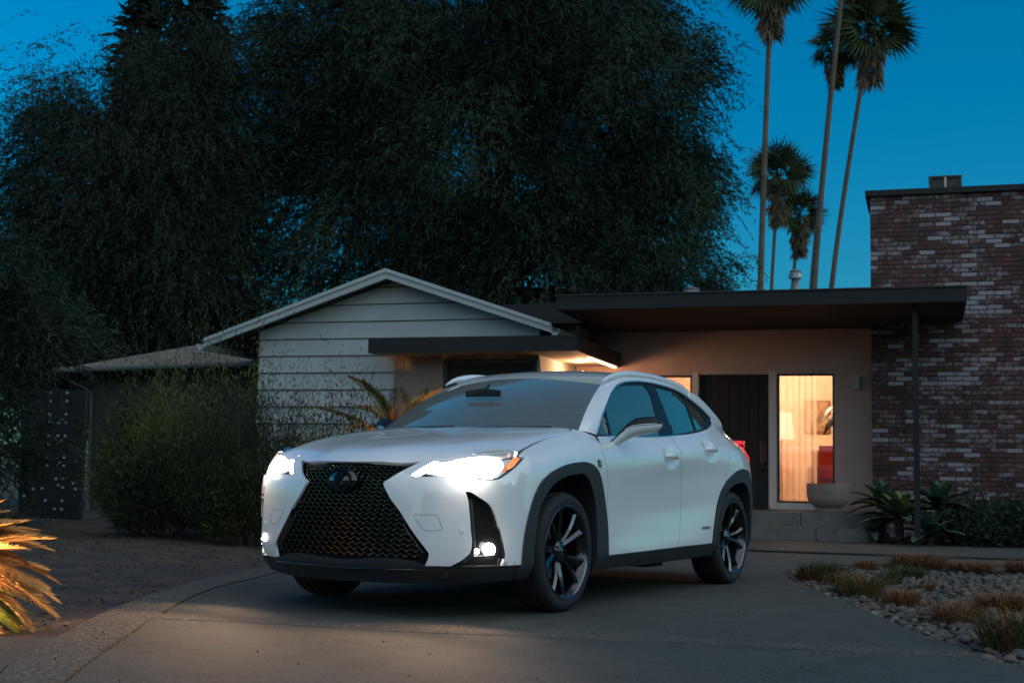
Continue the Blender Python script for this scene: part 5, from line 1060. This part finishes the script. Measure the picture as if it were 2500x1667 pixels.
# ================================================================== PLANTS
def frames(D, rg):
    """side vectors for leaf directions"""
    r = rg.normal(size=D.shape); s = np.cross(D, r); return s/(np.linalg.norm(s, axis=1)[:, None]+1e-9)
def leaf_quads(P, D, L, W, rg):
    """diamond leaves: base P, direction D (unit), length L, half width W"""
    s = frames(D, rg)*np.asarray(W).reshape(-1, 1); L = np.asarray(L).reshape(-1, 1)
    V = np.stack([P, P+D*L*.45+s, P+D*L, P+D*L*.45-s], 1).reshape(-1, 3); return V, np.arange(len(V), dtype=np.int32).reshape(-1, 4)
def unit(a): return a/(np.linalg.norm(a, axis=-1, keepdims=True)+1e-9)
def make_tree(name, base, height, lobes, nstr, leaf, mats, rg, label, group='trees behind the houses', droop=1., strand=.9, per=9, trunk_r=.3, wild=1.):
    """lobes: list of (centre, radii) ellipsoids; weeping strands of small leaves hang from their shells"""
    t = empty(name, tuple(base), 0, label, 'tree', group); base = np.array(base, float)
    vol = np.array([r[0]*r[1]+r[1]*r[2]+r[0]*r[2] for _, r in lobes]); cnt = (nstr*vol/vol.sum()).astype(int)
    P = []; out = []
    for (c, r), n in zip(lobes, cnt):
        ncl = max(6, n//120); cd = unit(rg.normal(size=(ncl, 3))); pick = rg.integers(0, ncl, n); fill = rg.random(n) < .30
        d = unit(np.where(fill[:, None], rg.normal(size=(n, 3)), cd[pick]+rg.normal(size=(n, 3))*.17)); ck = rg.uniform(.72, 1.08, ncl)[pick]; k = np.where(fill, rg.uniform(.2, .9, n)**.5, ck*(1-.22*rg.uniform(0, 1, n)**2))
        bumpy = 1+.16*np.sin(d[:, 0]*5+c[0])*np.sin(d[:, 2]*6+c[1])+.12*np.sin(d[:, 1]*11+d[:, 0]*9)+.1*rg.normal(size=n)*wild
        P.append(np.array(c)+d*np.array(r)*(k*bumpy)[:, None]); out.append(d)
    P = np.concatenate(P); out = np.concatenate(out); n = len(P)
    dirs = unit(out*np.array([.8, .8, .35])+np.array([0, 0, .1])+rg.normal(size=(n, 3))*.35)
    ln = strand*rg.uniform(.45, 1.25, n); LV = []; LD = []; LL = []
    for k in range(per):
        tt = (k+rg.uniform(0, 1, n))/per; q = P+dirs*(ln*tt)[:, None]*np.array([1, 1, 1])-np.array([0, 0, 1])*(droop*ln*tt*tt*.95)[:, None]
        dd = unit(dirs-np.array([0, 0, 1])*(droop*1.9*tt)[:, None]+rg.normal(size=(n, 3))*.55); LV.append(q); LD.append(dd); LL.append(leaf[0]*rg.uniform(.6, 1.3, n))
    LV, LD, LL = np.concatenate(LV), np.concatenate(LD), np.concatenate(LL)
    V, F = leaf_quads(LV-base, LD, LL, leaf[1]*rg.uniform(.6, 1.3, len(LL)), rg); o = mesh_np('crown', V, F, mats[0], t, False)
    if len(mats) > 1:
        o.data.materials.append(mats[1]); f = fbm(LV[:, 0]*.9+LV[:, 1]*.3, LV[:, 2]*1.1, 1.2, 4)+rg.normal(size=len(LV))*.4; o.data.polygons.foreach_set('material_index', (f > .35).astype(np.int32))
    m = MB(); top = np.mean([c for c, _ in lobes], axis=0); zt = height*.42
    tp = [np.zeros(3), np.array([.1, .05, zt*.4]), np.array([(top-base)[0]*.3, (top-base)[1]*.3, zt])]; m.tube(curve3(tp, 8), list(np.linspace(trunk_r, trunk_r*.62, 9)), 10); tk = m.build('trunk', M_BARK, t, True)
    for (c, r) in lobes:
        e = np.array(c)-base; mid = (tp[2]+e)*.5+rg.normal(size=3)*.25; m = MB(); m.tube(curve3([tp[2]*.92, mid, e+np.array([0, 0, r[2]*.3])], 8), list(np.linspace(trunk_r*.45, .03, 9)), 7)
        for k in range(5):
            s0 = mid+(e-mid)*rg.uniform(.1, .9); e2 = e+unit(rg.normal(size=3))*np.array(r)*.8; m.tube([s0, (s0+e2)/2+rg.normal(size=3)*.15, e2], [trunk_r*.16, trunk_r*.09, .012], 5)
        m.build('limb', M_BARK, t, True)
    return t
M_BARK = mat('bark', (.055, .042, .034), .95, bump=.8, bscale=25)
M_LF1 = leafmat('pepper_leaf_dark', (.020, .036, .026), (.010, .020, .015), 1.2)
M_LF2 = leafmat('pepper_leaf', (.040, .062, .040), (.024, .040, .028), 1.2)
M_LF3 = leafmat('grey_green_leaf', (.032, .044, .029), (.015, .023, .017), 1.)
M_CON = leafmat('conifer_needle', (.020, .030, .024), (.012, .02, .017), 1.)
tr = np.random.default_rng(21)
make_tree('pepper_tree', (-.6, 30, -.05), 12.5, [((-.8, 30, 8.0), (4.0, 3.4, 3.6)), ((1.9, 29.6, 9.1), (2.7, 2.8, 2.9)), ((2.6, 29.8, 6.6), (2.0, 2.4, 2.2)), ((-3.6, 30, 6.6), (2.5, 2.6, 3.0)), ((.4, 29.2, 5.2), (3.3, 2.2, 2.0)), ((-1.2, 30.4, 11.3), (3.6, 3, 2.6)), ((1.4, 30.2, 11.6), (2.0, 2.4, 2.0)), ((3.4, 29.6, 4.9), (1.3, 1.6, 1.1)), ((-3.9, 30.2, 10.2), (2.2, 2.4, 2.2))], 52000, (.135, .0145), (M_LF1, M_LF2), tr, 'huge dark weeping tree rising behind the gabled wing', trunk_r=.55, strand=.7, per=13, droop=.7)
make_tree('pepper_tree', (-8.2, 29, -.05), 10.5, [((-8.4, 29, 6.4), (2.6, 2.4, 3.2)), ((-9.9, 29, 7.2), (1.3, 1.6, 1.7)), ((-7.0, 29.2, 8.3), (1.5, 1.8, 2.0)), ((-9.2, 29, 4.3), (2.0, 1.8, 1.8)), ((-6.9, 28.8, 4.6), (1.8, 1.8, 2.0))], 24000, (.145, .0125), (M_LF3, M_LF1), tr, 'wispy grey-green tree left of the huge dark tree', trunk_r=.32, strand=.95, per=12, droop=.8, wild=1.7)
# tall dark conifer behind the wispy tree
ct = empty('conifer_tree', (-8.9, 34, -.05), 0, 'tall dark conifer standing behind the wispy tree', 'tree', 'trees behind the houses')
n = 15000; zc_ = tr.uniform(.12, 1, n); rad = (1-zc_)**.8*2.6+.25; a = tr.uniform(0, 6.28, n); rr = rad*tr.uniform(.1, 1, n)**.5*(1+.25*np.sin(a*5+zc_*40)); P = np.stack([rr*np.cos(a), rr*np.sin(a), zc_*17-.25*rr], -1); D = unit(np.stack([np.cos(a), np.sin(a), -.25+tr.normal(0, .3, n)], -1)+tr.normal(size=(n, 3))*.35)
V, F = leaf_quads(P, D, .45*tr.uniform(.6, 1.3, n), .06*np.ones(n), tr); mesh_np('crown', V, F, M_CON, ct, False); m = MB(); m.tube([(0, 0, 0), (0, 0, 9), (0, 0, 17)], [.25, .16, .02], 8); m.build('trunk', M_BARK, ct, True)
# thin-leaved tree close by at the left edge
make_tree('acacia_tree', (-6.6, 16.5, -.05), 4.4, [((-6.6, 16.5, 2.2), (1.0, 1.2, 1.0)), ((-7.1, 16.4, 2.9), (.9, 1.1, .7)), ((-6.75, 16.6, 1.0), (1.0, 1.0, .9)), ((-7.3, 16.2, 1.3), (1.2, 1.1, 1.1)), ((-6.6, 16.6, 3.2), (.5, .6, .4))], 3600, (.16, .011), (M_LF3, M_LF1), tr, 'airy thin-leaved tree at the left edge above the orange cycad', trunk_r=.09, strand=.5, per=8, droop=.35, wild=2.2)
make_tree('acacia_tree', (-12.3, 24, -.05), 6.5, [((-10.9, 24, 2.7), (1.9, 1.6, 1.4)), ((-9.6, 23.5, 2.6), (1.5, 1.4, 1.3)), ((-11.2, 24, 3.9), (1.0, 1.2, .7)), ((-8.4, 23.6, 2.4), (1.3, 1.2, 1.0))], 4600, (.22, .018), (M_LF3, M_LF1), tr, 'bushy grey-green tree filling the gap behind the left edge tree', trunk_r=.14, strand=.7, per=8, droop=.5, wild=1.8)
# ---- fan palms
M_PTR = mat('palm_trunk', (.095, .07, .055), .95, bump=.8, bscale=12, var=.2, vscale=1.5)
M_FAN = leafmat('palm_fan', (.06, .085, .042), (.036, .054, .03), 1.)
M_SKT = leafmat('palm_skirt', (.17, .125, .08), (.09, .065, .045), 1.)
def fan_mesh(name, Rr, m, rg, nb=17, span=175, droop=.45):
    V, F = [], []
    for k in range(nb):
        a = R(-span/2+span*k/(nb-1)); L = Rr*(1.15-.25*abs(a)/2)*rg.uniform(.8, 1.1); w = Rr*.040; d = np.array([math.cos(a), math.sin(a), 0]); s = np.array([-math.sin(a), math.cos(a), 0])
        b0 = np.array([Rr*.62, 0, 0]); i = len(V); V += [b0, b0+d*L*.5+s*w+np.array([0, 0, -.02]), b0+d*L+np.array([0, 0, -droop*L*.55]), b0+d*L*.5-s*w+np.array([0, 0, .02])]; F.append((i, i+1, i+2, i+3))
    i = len(V); V += [np.array([0, -.03, 0]), np.array([0, .03, 0]), np.array([Rr*.64, .02, 0]), np.array([Rr*.64, -.02, 0])]; F.append((i, i+1, i+2, i+3))
    me = bpy.data.meshes.new(name); me.from_pydata([tuple(v) for v in V], [], F); me.update(); me.materials.append(m); return me
pr_ = np.random.default_rng(33)
FANS = [fan_mesh('frond', 1.0, M_FAN, pr_) for _ in range(4)]
def palm(x, y, lean, ztop, crown_r, skirt, tr0, label, nf=34):
    p = empty('fan_palm', (x, y, -.05), 0, label, 'palm tree', 'fan palms behind the house')
    top = np.array([lean[0], lean[1], ztop]); m = MB(); pts = curve3([(0, 0, 0), top*.5+np.array([-lean[0]*.10, 0, 0]), top], 16); m.tube(list(pts), list(np.linspace(tr0*.66, tr0*.44, 17)), 10); m.build('trunk', M_PTR, p, True)
    for k in range(nf):
        o = bpy.data.objects.new('frond', FANS[k % 4]); link(o, p); el = R(82-122*((k+.5)/nf)**1.1); az = k*2.399+pr_.uniform(-.3, .3); s = crown_r*pr_.uniform(.62, .76)*(1 if el > -.3 else .85)
        o.location = top+np.array([0, 0, .05]); o.scale = (s, s, s); o.rotation_euler = Euler((pr_.uniform(-1.25, 1.25), -el, az), 'XYZ')
    n = 520; zz = skirt*pr_.uniform(0, 1, n)**.9; a = pr_.uniform(0, 6.28, n); r0 = crown_r*(.40-.20*zz/skirt)*pr_.uniform(.2, 1, n)
    P = np.stack([top[0]+r0*np.cos(a), top[1]+r0*np.sin(a), top[2]-zz+.1], -1); D = unit(np.stack([np.cos(a)*.3, np.sin(a)*.3, np.full(n, -1.)], -1)+pr_.normal(size=(n, 3))*.2); V, F = leaf_quads(P, D, crown_r*.36*pr_.uniform(.6, 1.2, n), np.full(n, .055), pr_); mesh_np('skirt', V, F, M_SKT, p, False)
palm(11.3, 62, (.75, 0), 24.0, 2.1, 2.2, .26, 'tall fan palm nearest the big tree, crown cut by the top of the picture')
palm(14.25, 66, (2.4, 0), 27.6, 2.2, 2.0, .27, 'tallest fan palm with a bare leaning trunk leaving the picture')
palm(14.9, 70, (2.15, 0), 23.7, 1.6, 1.8, .16, 'fan palm crown half hidden behind the bare leaning trunk', 22)
palm(15.2, 68, (3.15, 0), 24.0, 2.35, 2.6, .24, 'leaning fan palm with a full shaggy crown, nearest the chimney', 42)
palm(14.1, 75, (.85, 0), 17.9, 1.95, 2.6, .20, 'shorter fan palm crossed by a tall palm trunk', 34)
palm(15.5, 78, (1.3, 0), 16.2, 1.7, 2.2, .20, 'shortest fan palm just above the flat roof', 30)
# ---- feathery shrubs in front of the gabled wing
M_SHB = leafmat('feathery_green', (.105, .115, .034), (.06, .072, .026), 2.)
M_SHB2 = leafmat('feathery_dark', (.034, .042, .019), (.019, .025, .013), 2.)
def shrub(x, y, rx, ry, h, n, label, mats=(M_SHB2, M_SHB), leaf=(.07, .005), name='feathery_shrub', group='shrubs before the gabled wing', seed=0, per=16, stems=True, up=1.):
    rg = np.random.default_rng(seed+100); s = empty(name, (x, y, -.05), 0, label, 'shrub', group)
    a = rg.uniform(0, 6.283, n); q = np.sqrt(rg.uniform(0, 1, n)); lx, ly = rx*q*np.cos(a), ry*q*np.sin(a); hh = h*(1-.42*q**2)*rg.uniform(.45, 1.0, n)*(1+.13*np.sin(a*4+seed)+.12*rg.normal(size=n)*(rg.random(n) < .3)+.30*(rg.random(n) < .10)); root = np.stack([lx*.35, ly*.35, np.zeros(n)], -1); tip = np.stack([lx+rg.normal(0, .06, n), ly+rg.normal(0, .06, n), hh], -1)
    LP, LD = [], []
    for k in range(per):
        t = .18+.82*(k+rg.uniform(0, 1, n))/per; p = root*(1-t[:, None])+tip*t[:, None]; p[:, :2] += (tip-root)[:, :2]*(t*(1-t)*-.25)[:, None]; LP.append(p); LD.append(unit((tip-root)*up+rg.normal(size=(n, 3))*.45*h))
    LP, LD = np.concatenate(LP), np.concatenate(LD); V, F = leaf_quads(LP, LD, leaf[0]*rg.uniform(.6, 1.4, len(LP)), leaf[1]*rg.uniform(.6, 1.4, len(LP)), rg); o = mesh_np('foliage', V, F, mats[0], s, False)
    if len(mats) > 1:
        o.data.materials.append(mats[1]); f = fbm(LP[:, 0]*2+x, LP[:, 2]*1.5, 1.5, seed)+rg.normal(size=len(LP))*.5+LP[:, 2]*.5; o.data.polygons.foreach_set('material_index', (f > .7).astype(np.int32))
    if stems:
        m = MB()
        for k in range(18): i = rg.integers(0, n); m.tube([root[i]*.4, (root[i]+tip[i])*.5, tip[i]*.9], [.012, .008, .003], 5)
        m.build('stem', M_BARK, s)
shrub(-3.75, 14.75, 1.1, .7, 2.15, 1700, 'broad dark feathery shrub before the screen wall', seed=1)
shrub(-2.75, 14.3, .95, .65, 1.8, 1300, 'middle feathery shrub with bare stems near the ground', seed=2)
shrub(-1.85, 14.6, .85, .6, 1.95, 1000, 'yellow-green feathery shrub against the pale siding', mats=(M_SHB, M_SHB2), seed=3)
shrub(-4.2, 15.4, .6, .5, 1.9, 1100, 'dark feathery shrub at the outbuilding corner', seed=4)
shrub(-3.2, 15.6, 1.1, .5, 2.6, 1000, 'tall thin feathery shrub rising before the tan roof', seed=5)
shrub(-5.2, 13.2, .6, .5, .55, 500, 'low straggly shrub on the earth left of the shrubs', mats=(M_SHB2,), seed=6, per=10)
# ---- cycads (sago palms)
M_CYO = leafmat('cycad_dry', (.48, .29, .11), (.32, .17, .06), 9, .5)
M_CYG = leafmat('cycad_green', (.08, .10, .02), (.045, .065, .014), 9, .5)
def frond_mesh(L, m, rg, n=46, arch=.5, lw=.007, ll=.17, vee=.5, twist=0.):
    V, F = [], []; pts = []
    for i in range(13):
        t = i/12; pts.append(np.array([L*(t-.10*arch*t*t), 0, L*(arch*.55*t-arch*.95*t*t)]))
    pts = np.array(pts); tt = np.linspace(0, 1, 13)
    for k in range(n):
        t = .10+.90*(k+.5)/n; p = np.array([np.interp(t, tt, pts[:, j]) for j in range(3)]); d = np.array([np.interp(min(1, t+.03), tt, pts[:, j]) for j in range(3)])-np.array([np.interp(max(0, t-.03), tt, pts[:, j]) for j in range(3)]); d /= np.linalg.norm(d)
        l = ll*(math.sin(math.pi*min(.97, t*.85+.12))**.7)*rg.uniform(.88, 1.08)
        for s in (1, -1):
            e = d*(.75+.35*t)+np.array([0, s*.9, vee*.55])+rg.normal(size=3)*.07; e /= np.linalg.norm(e); wv = d*lw; i = len(V); V += [p-wv*.5, p+e*l*.5+wv-np.array([0, 0, .004]), p+e*l-np.array([0, 0, .12*l]), p+e*l*.5-wv]; F.append((i, i+1, i+2, i+3))
    mb = MB(); mb.tube(list(pts), list(np.linspace(.011, .003, 13)), 5); nv = len(V); V += [np.array(v) for v in mb.V]; F += [tuple(i+nv for i in f) for f in mb.F]
    me = bpy.data.meshes.new('frond'); me.from_pydata([tuple(v) for v in V], [], F); me.update(); me.materials.append(m); return me
cr = np.random.default_rng(8)
FO = [frond_mesh(1., M_CYO, cr, 120, a, ll=.20, lw=.0055) for a in (.35, .6, .8)]; FG = [frond_mesh(1., M_CYG, cr, 115, a, ll=.17, lw=.006) for a in (.3, .5, .7)]
def cycad(x, y, z0, fr, scale, label, trunk=.25):
    c = empty('cycad', (x, y, -.05), 0, label, 'cycad', 'cycads'); m = MB(); m.lathe([(.0, z0+.10), (.07, z0+.08), (.11, z0), (.13, z0*.5), (.12, 0)], 14); m.build('trunk', M_BARK, c, True)
    for az, el, kind, s in fr:
        o = bpy.data.objects.new('frond', (FO if kind == 'O' else FG)[cr.integers(0, 3)]); link(o, c); o.location = (0, 0, z0+.05); k = s*scale; o.scale = (k, k, k); o.rotation_euler = Euler((cr.uniform(-.4, .4), -R(el), R(az)), 'XYZ')
FL = [(10, 62, 'O', .8), (-12, 48, 'O', .98), (22, 38, 'O', 1.), (-5, 30, 'O', 1.05), (12, 20, 'O', 1.1), (-22, 16, 'O', 1.05), (2, 8, 'O', 1.12), (-40, 30, 'O', 1.), (-35, 2, 'G', .98), (-12, -2, 'G', 1.0), (15, -6, 'G', .9), (-25, -14, 'G', .9), (0, -22, 'O', .95), (-20, -30, 'O', .85), (40, 30, 'O', .9), (60, 10, 'G', .9), (-70, 40, 'G', .9), (-100, 30, 'O', .9), (-60, 5, 'G', .9), (90, 50, 'O', .8), (130, 20, 'O', .8), (180, 30, 'G', .8), (220, 20, 'O', .8), (-5, 75, 'G', .7), (-50, -10, 'G', .85), (-12, 12, 'O', 1.1), (5, 40, 'O', .9), (-18, 36, 'O', 1.02), (8, 27, 'O', 1.1), (-8, 18, 'O', 1.08), (-30, 40, 'O', .95), (28, 55, 'O', .9), (-4, 54, 'O', .9), (-15, 4, 'G', 1.02), (18, 6, 'O', 1.0), (-8, -10, 'G', .95), (8, -30, 'O', .9), (-30, -20, 'O', .9), (-2, 44, 'O', .95), (14, 33, 'O', 1.05), (-16, 24, 'O', 1.1), (4, 14, 'O', 1.12), (-10, 8, 'O', 1.1), (16, 14, 'O', 1.0), (-6, 36, 'O', 1.05), (2, 62, 'O', .85), (0, 0, 'O', 1.05), (10, -14, 'O', 1.0), (-14, -18, 'O', .98), (20, 46, 'O', .9)]
cycad(-3.0, 6.75, .17, FL, .70, 'warmly lit cycad with orange and green fronds at the left edge')
cycad(*hw(-6.0, 1.15)[:2], .95, [(a, e, k, s) for a, e, k, s in zip(range(0, 720, 34), [70, 40, 62, 25, 55, 15, 68, 35, 50, 5, 60, 30, 72, 45, 10, 58, 38, 64, 20, 48, 74, 30], 'OOGOOGOOOGOOOGOOOGOOOG', [.85, 1, .9, 1, .95]*5)], 1.35, 'upright orange cycad beside the dark doorway behind the hood')
# ---- agaves and shrubs below the brick
M_AGV = leafmat('agave_leaf', (.095, .16, .085), (.055, .10, .06), 4, .5); M_AGY = leafmat('agave_leaf_yellow', (.20, .20, .06), (.12, .14, .05), 4, .5)
def agave_leaf(m, L=.5, W=.10):
    V, F = [], []; n = 9
    for i in range(n):
        t = i/(n-1); w = W*(math.sin(math.pi*(t*.80+.12))**.8)*(1-.15*t) if t < .98 else .003; z = .10*t-.30*t*t; V += [(t*L, -w, z*L+.35*w), (t*L, 0, z*L), (t*L, w, z*L+.35*w)]
    F = [(i*3+j, i*3+j+1, i*3+j+4, i*3+j+3) for i in range(n-1) for j in (0, 1)]; me = bpy.data.meshes.new('leaf'); me.from_pydata(V, [], F); me.update(); me.polygons.foreach_set('use_smooth', np.full(len(F), True)); me.materials.append(m); return me
AL = [agave_leaf(M_AGV), agave_leaf(M_AGV, .52, .085), agave_leaf(M_AGY)]
def agave(u, w, z, s, label, n=22, yel=.25, seed=0):
    rg = np.random.default_rng(seed); a = empty('agave', tuple(hw(u, w, -.05)), rg.uniform(0, 6), label, 'agave', 'agaves below the brick'); m = MB(); m.tube([(0, 0, 0), (.02, 0, z+.03)], [.05, .06], 8); m.build('stem', M_BARK, a, True)
    for k in range(n):
        t = (k+.5)/n; o = bpy.data.objects.new('leaf', AL[2] if rg.random() < yel else AL[k % 2]); link(o, a); o.location = (0, 0, z+.05*(1-t)); sc = s*(.62+.5*t)*rg.uniform(.9, 1.08); o.scale = (sc, sc, sc); o.rotation_euler = Euler((0, -R(82-88*t), k*2.39996+rg.uniform(-.15, .15)), 'XYZ')
agave(.28, .15, .34, 1.05, 'largest agave rosette with yellowish leaves next to the steps', 24, .5, 1)
agave(.05, -.30, .50, .95, 'agave rosette pressed against the plaster corner', 20, .1, 2)
agave(.75, -.35, .48, 1.05, 'agave rosette behind the thin post', 20, .1, 3)
agave(.62, .28, .14, .95, 'low agave rosette at the kerb of the path', 18, .1, 4)
agave(-.05, .02, .18, .6, 'small agave rosette touching the step end', 14, .2, 5)
for k, (u, w, rx, ry, h, lab) in enumerate([(1.15, -.25, .45, .4, .72, 'round green shrub next to the agaves'), (1.62, -.1, .5, .4, .68, 'low green shrub in the middle of the brick wall bed'), (2.1, -.05, .55, .45, .78, 'green shrub at the right end of the brick wall bed'), (1.35, .12, .45, .25, .42, 'lowest shrub hanging over the path edge')]):
    p = hw(u, w); shrub(p[0], p[1], rx, ry, h, 420, lab, (leafmat('bed_shrub_leaf', (.045, .075, .040), (.025, .045, .028), 3), leafmat('bed_shrub_dark', (.022, .036, .022), (.014, .024, .016), 3)), (.075, .016), 'leafy_shrub', 'shrubs below the brick', 40+k, 12, True, .6)
pb = [tuple(hw(0.0, .03)[:2]), tuple(hw(2.5, .10)[:2]), tuple(hw(6, .15)[:2]), tuple(hw(6, -1.2)[:2]), tuple(hw(.0, -1.2)[:2])]
sheet('planting_bed', [pb[:3], [pb[2], pb[3]], [pb[3], pb[4]], [pb[4], pb[0]]], .012, M_SOIL)
# ---- leaf litter on the left earth
n = 5200; lx = tr.uniform(-6.5, -1.2, n); ly = tr.uniform(5.5, 16, n); k = ~inside(np.stack([lx, ly], -1), np.array(list(edge_c)+[(30, 17), (30, 3)])); lx, ly = lx[k], ly[k]; lz = soil_h(lx, ly)+.004
D = unit(np.stack([tr.normal(size=len(lx)), tr.normal(size=len(lx)), tr.normal(0, .25, len(lx))], -1)); V, F = leaf_quads(np.stack([lx, ly, lz], -1), D, .035*tr.uniform(.5, 1.5, len(lx)), .007*np.ones(len(lx)), tr); o = mesh_np('leaf_litter', V, F, leafmat('dead_leaf', (.16, .105, .06), (.06, .04, .028), 8), None, False); tag(o, 'scattered dry leaves on the bare earth left of the drive', 'leaf litter', kind='stuff')
# ---- garden spotlight that lights the cycad
sp_ = empty('garden_spotlight', (-2.62, 6.12, -.05), R(80), 'small garden spotlight lighting the orange cycad', 'spotlight')
m = MB(); m.tube([(0, 0, 0), (0, 0, .13)], .010, 8); m.build('stake', M_FRAME, sp_); m = MB(); m.lathe([(.0, -.05), (.025, -.05), (.035, .03), (.036, .05)], 16, 'x', (0, 0, .14)); m.build('lamp_head', M_FRAME, sp_, True); m = MB(); m.lathe([(0, .046), (.033, .046)], 16, 'x', (0, 0, .14)); m.build('lamp_lens', emat('spot_glow', (1, .62, .3), 8.), sp_)
L = bpy.data.lights.new('garden_spot_beam', 'SPOT'); L.energy = 38; L.spot_size = R(95); L.spot_blend = .7; L.color = (1, .60, .28); L.shadow_soft_size = .03; o = bpy.data.objects.new('garden_spot_beam', L); COL.objects.link(o); o.location = (-2.61, 6.18, .12); o.rotation_euler = Vector((-.05, .62, .22)).to_track_quat('-Z', 'Y').to_euler()

# ---- unseen tree mass behind the camera, added to darken reflections and block low sky
n = 26000; a = tr.uniform(R(60), R(215), n); rr = 21+3*np.sin(a*5)+tr.normal(0, 1.2, n); hgt = 4.2+1.6*np.sin(a*7+1)+1.1*np.sin(a*17)+.6*np.sin(a*41); z = hgt*tr.uniform(0, 1, n)**.8
P = np.stack([rr*np.sin(a), rr*np.cos(a), z], -1); D = unit(tr.normal(size=(n, 3))); V, F = leaf_quads(P, D, tr.uniform(.5, 1.1, n), tr.uniform(.16, .3, n), tr); o = mesh_np('unseen_treeline', V, F, M_LF1, None, False); tag(o, 'dark line of trees across the street behind the viewer', 'trees', kind='stuff')

sq = hw(-6.0, 2.0); s2 = empty('garden_spotlight', (sq[0], sq[1], -.05), R(90-17), 'garden spotlight hidden by the car hood, lighting the upright cycad', 'spotlight')
m = MB(); m.tube([(0, 0, 0), (0, 0, .13)], .010, 8); m.build('stake', M_FRAME, s2); m = MB(); m.lathe([(.0, -.05), (.025, -.05), (.035, .03), (.036, .05)], 16, 'x', (0, 0, .14)); m.build('lamp_head', M_FRAME, s2, True); m = MB(); m.lathe([(0, .046), (.033, .046)], 16, 'x', (0, 0, .14)); m.build('lamp_lens', emat('spot_glow', (1, .62, .3), 8.), s2)
L = bpy.data.lights.new('cycad_spot_beam', 'SPOT'); L.energy = 30; L.spot_size = R(50); L.spot_blend = .7; L.color = (1, .5, .2); L.shadow_soft_size = .03; o = bpy.data.objects.new('cycad_spot_beam', L); COL.objects.link(o); o.location = hw(-6.0, 1.92, .14); o.rotation_euler = (hw(-6.0, 1.1, 1.5)-hw(-6.0, 1.92, .1)).tolist() and Vector(hw(-5.9, 1.1, 1.6)-hw(-6.0, 1.92, .1)).to_track_quat('-Z', 'Y').to_euler()

# ---- bits of dry leaf and grit blown onto the drive
n = 520; lx = tr.uniform(-1.9, 2.1, n); ly = 4.6+9*tr.uniform(0, 1, n)**1.4; k = (tr.random(n) < np.clip(.25+np.abs(lx)/2.2, 0, 1)); lx, ly = lx[k], ly[k]; D = unit(np.stack([tr.normal(size=len(lx)), tr.normal(size=len(lx)), np.abs(tr.normal(0, .2, len(lx)))], -1)); V, F = leaf_quads(np.stack([lx, ly, np.full(len(lx), .006)], -1), D, .013*tr.uniform(.4, 1.6, len(lx)), .004*np.ones(len(lx)), tr); o = mesh_np('drive_litter', V, F, MATS['dead_leaf'], None, False); tag(o, 'tiny dry leaf scraps scattered over the concrete drive', 'leaf litter', kind='stuff')
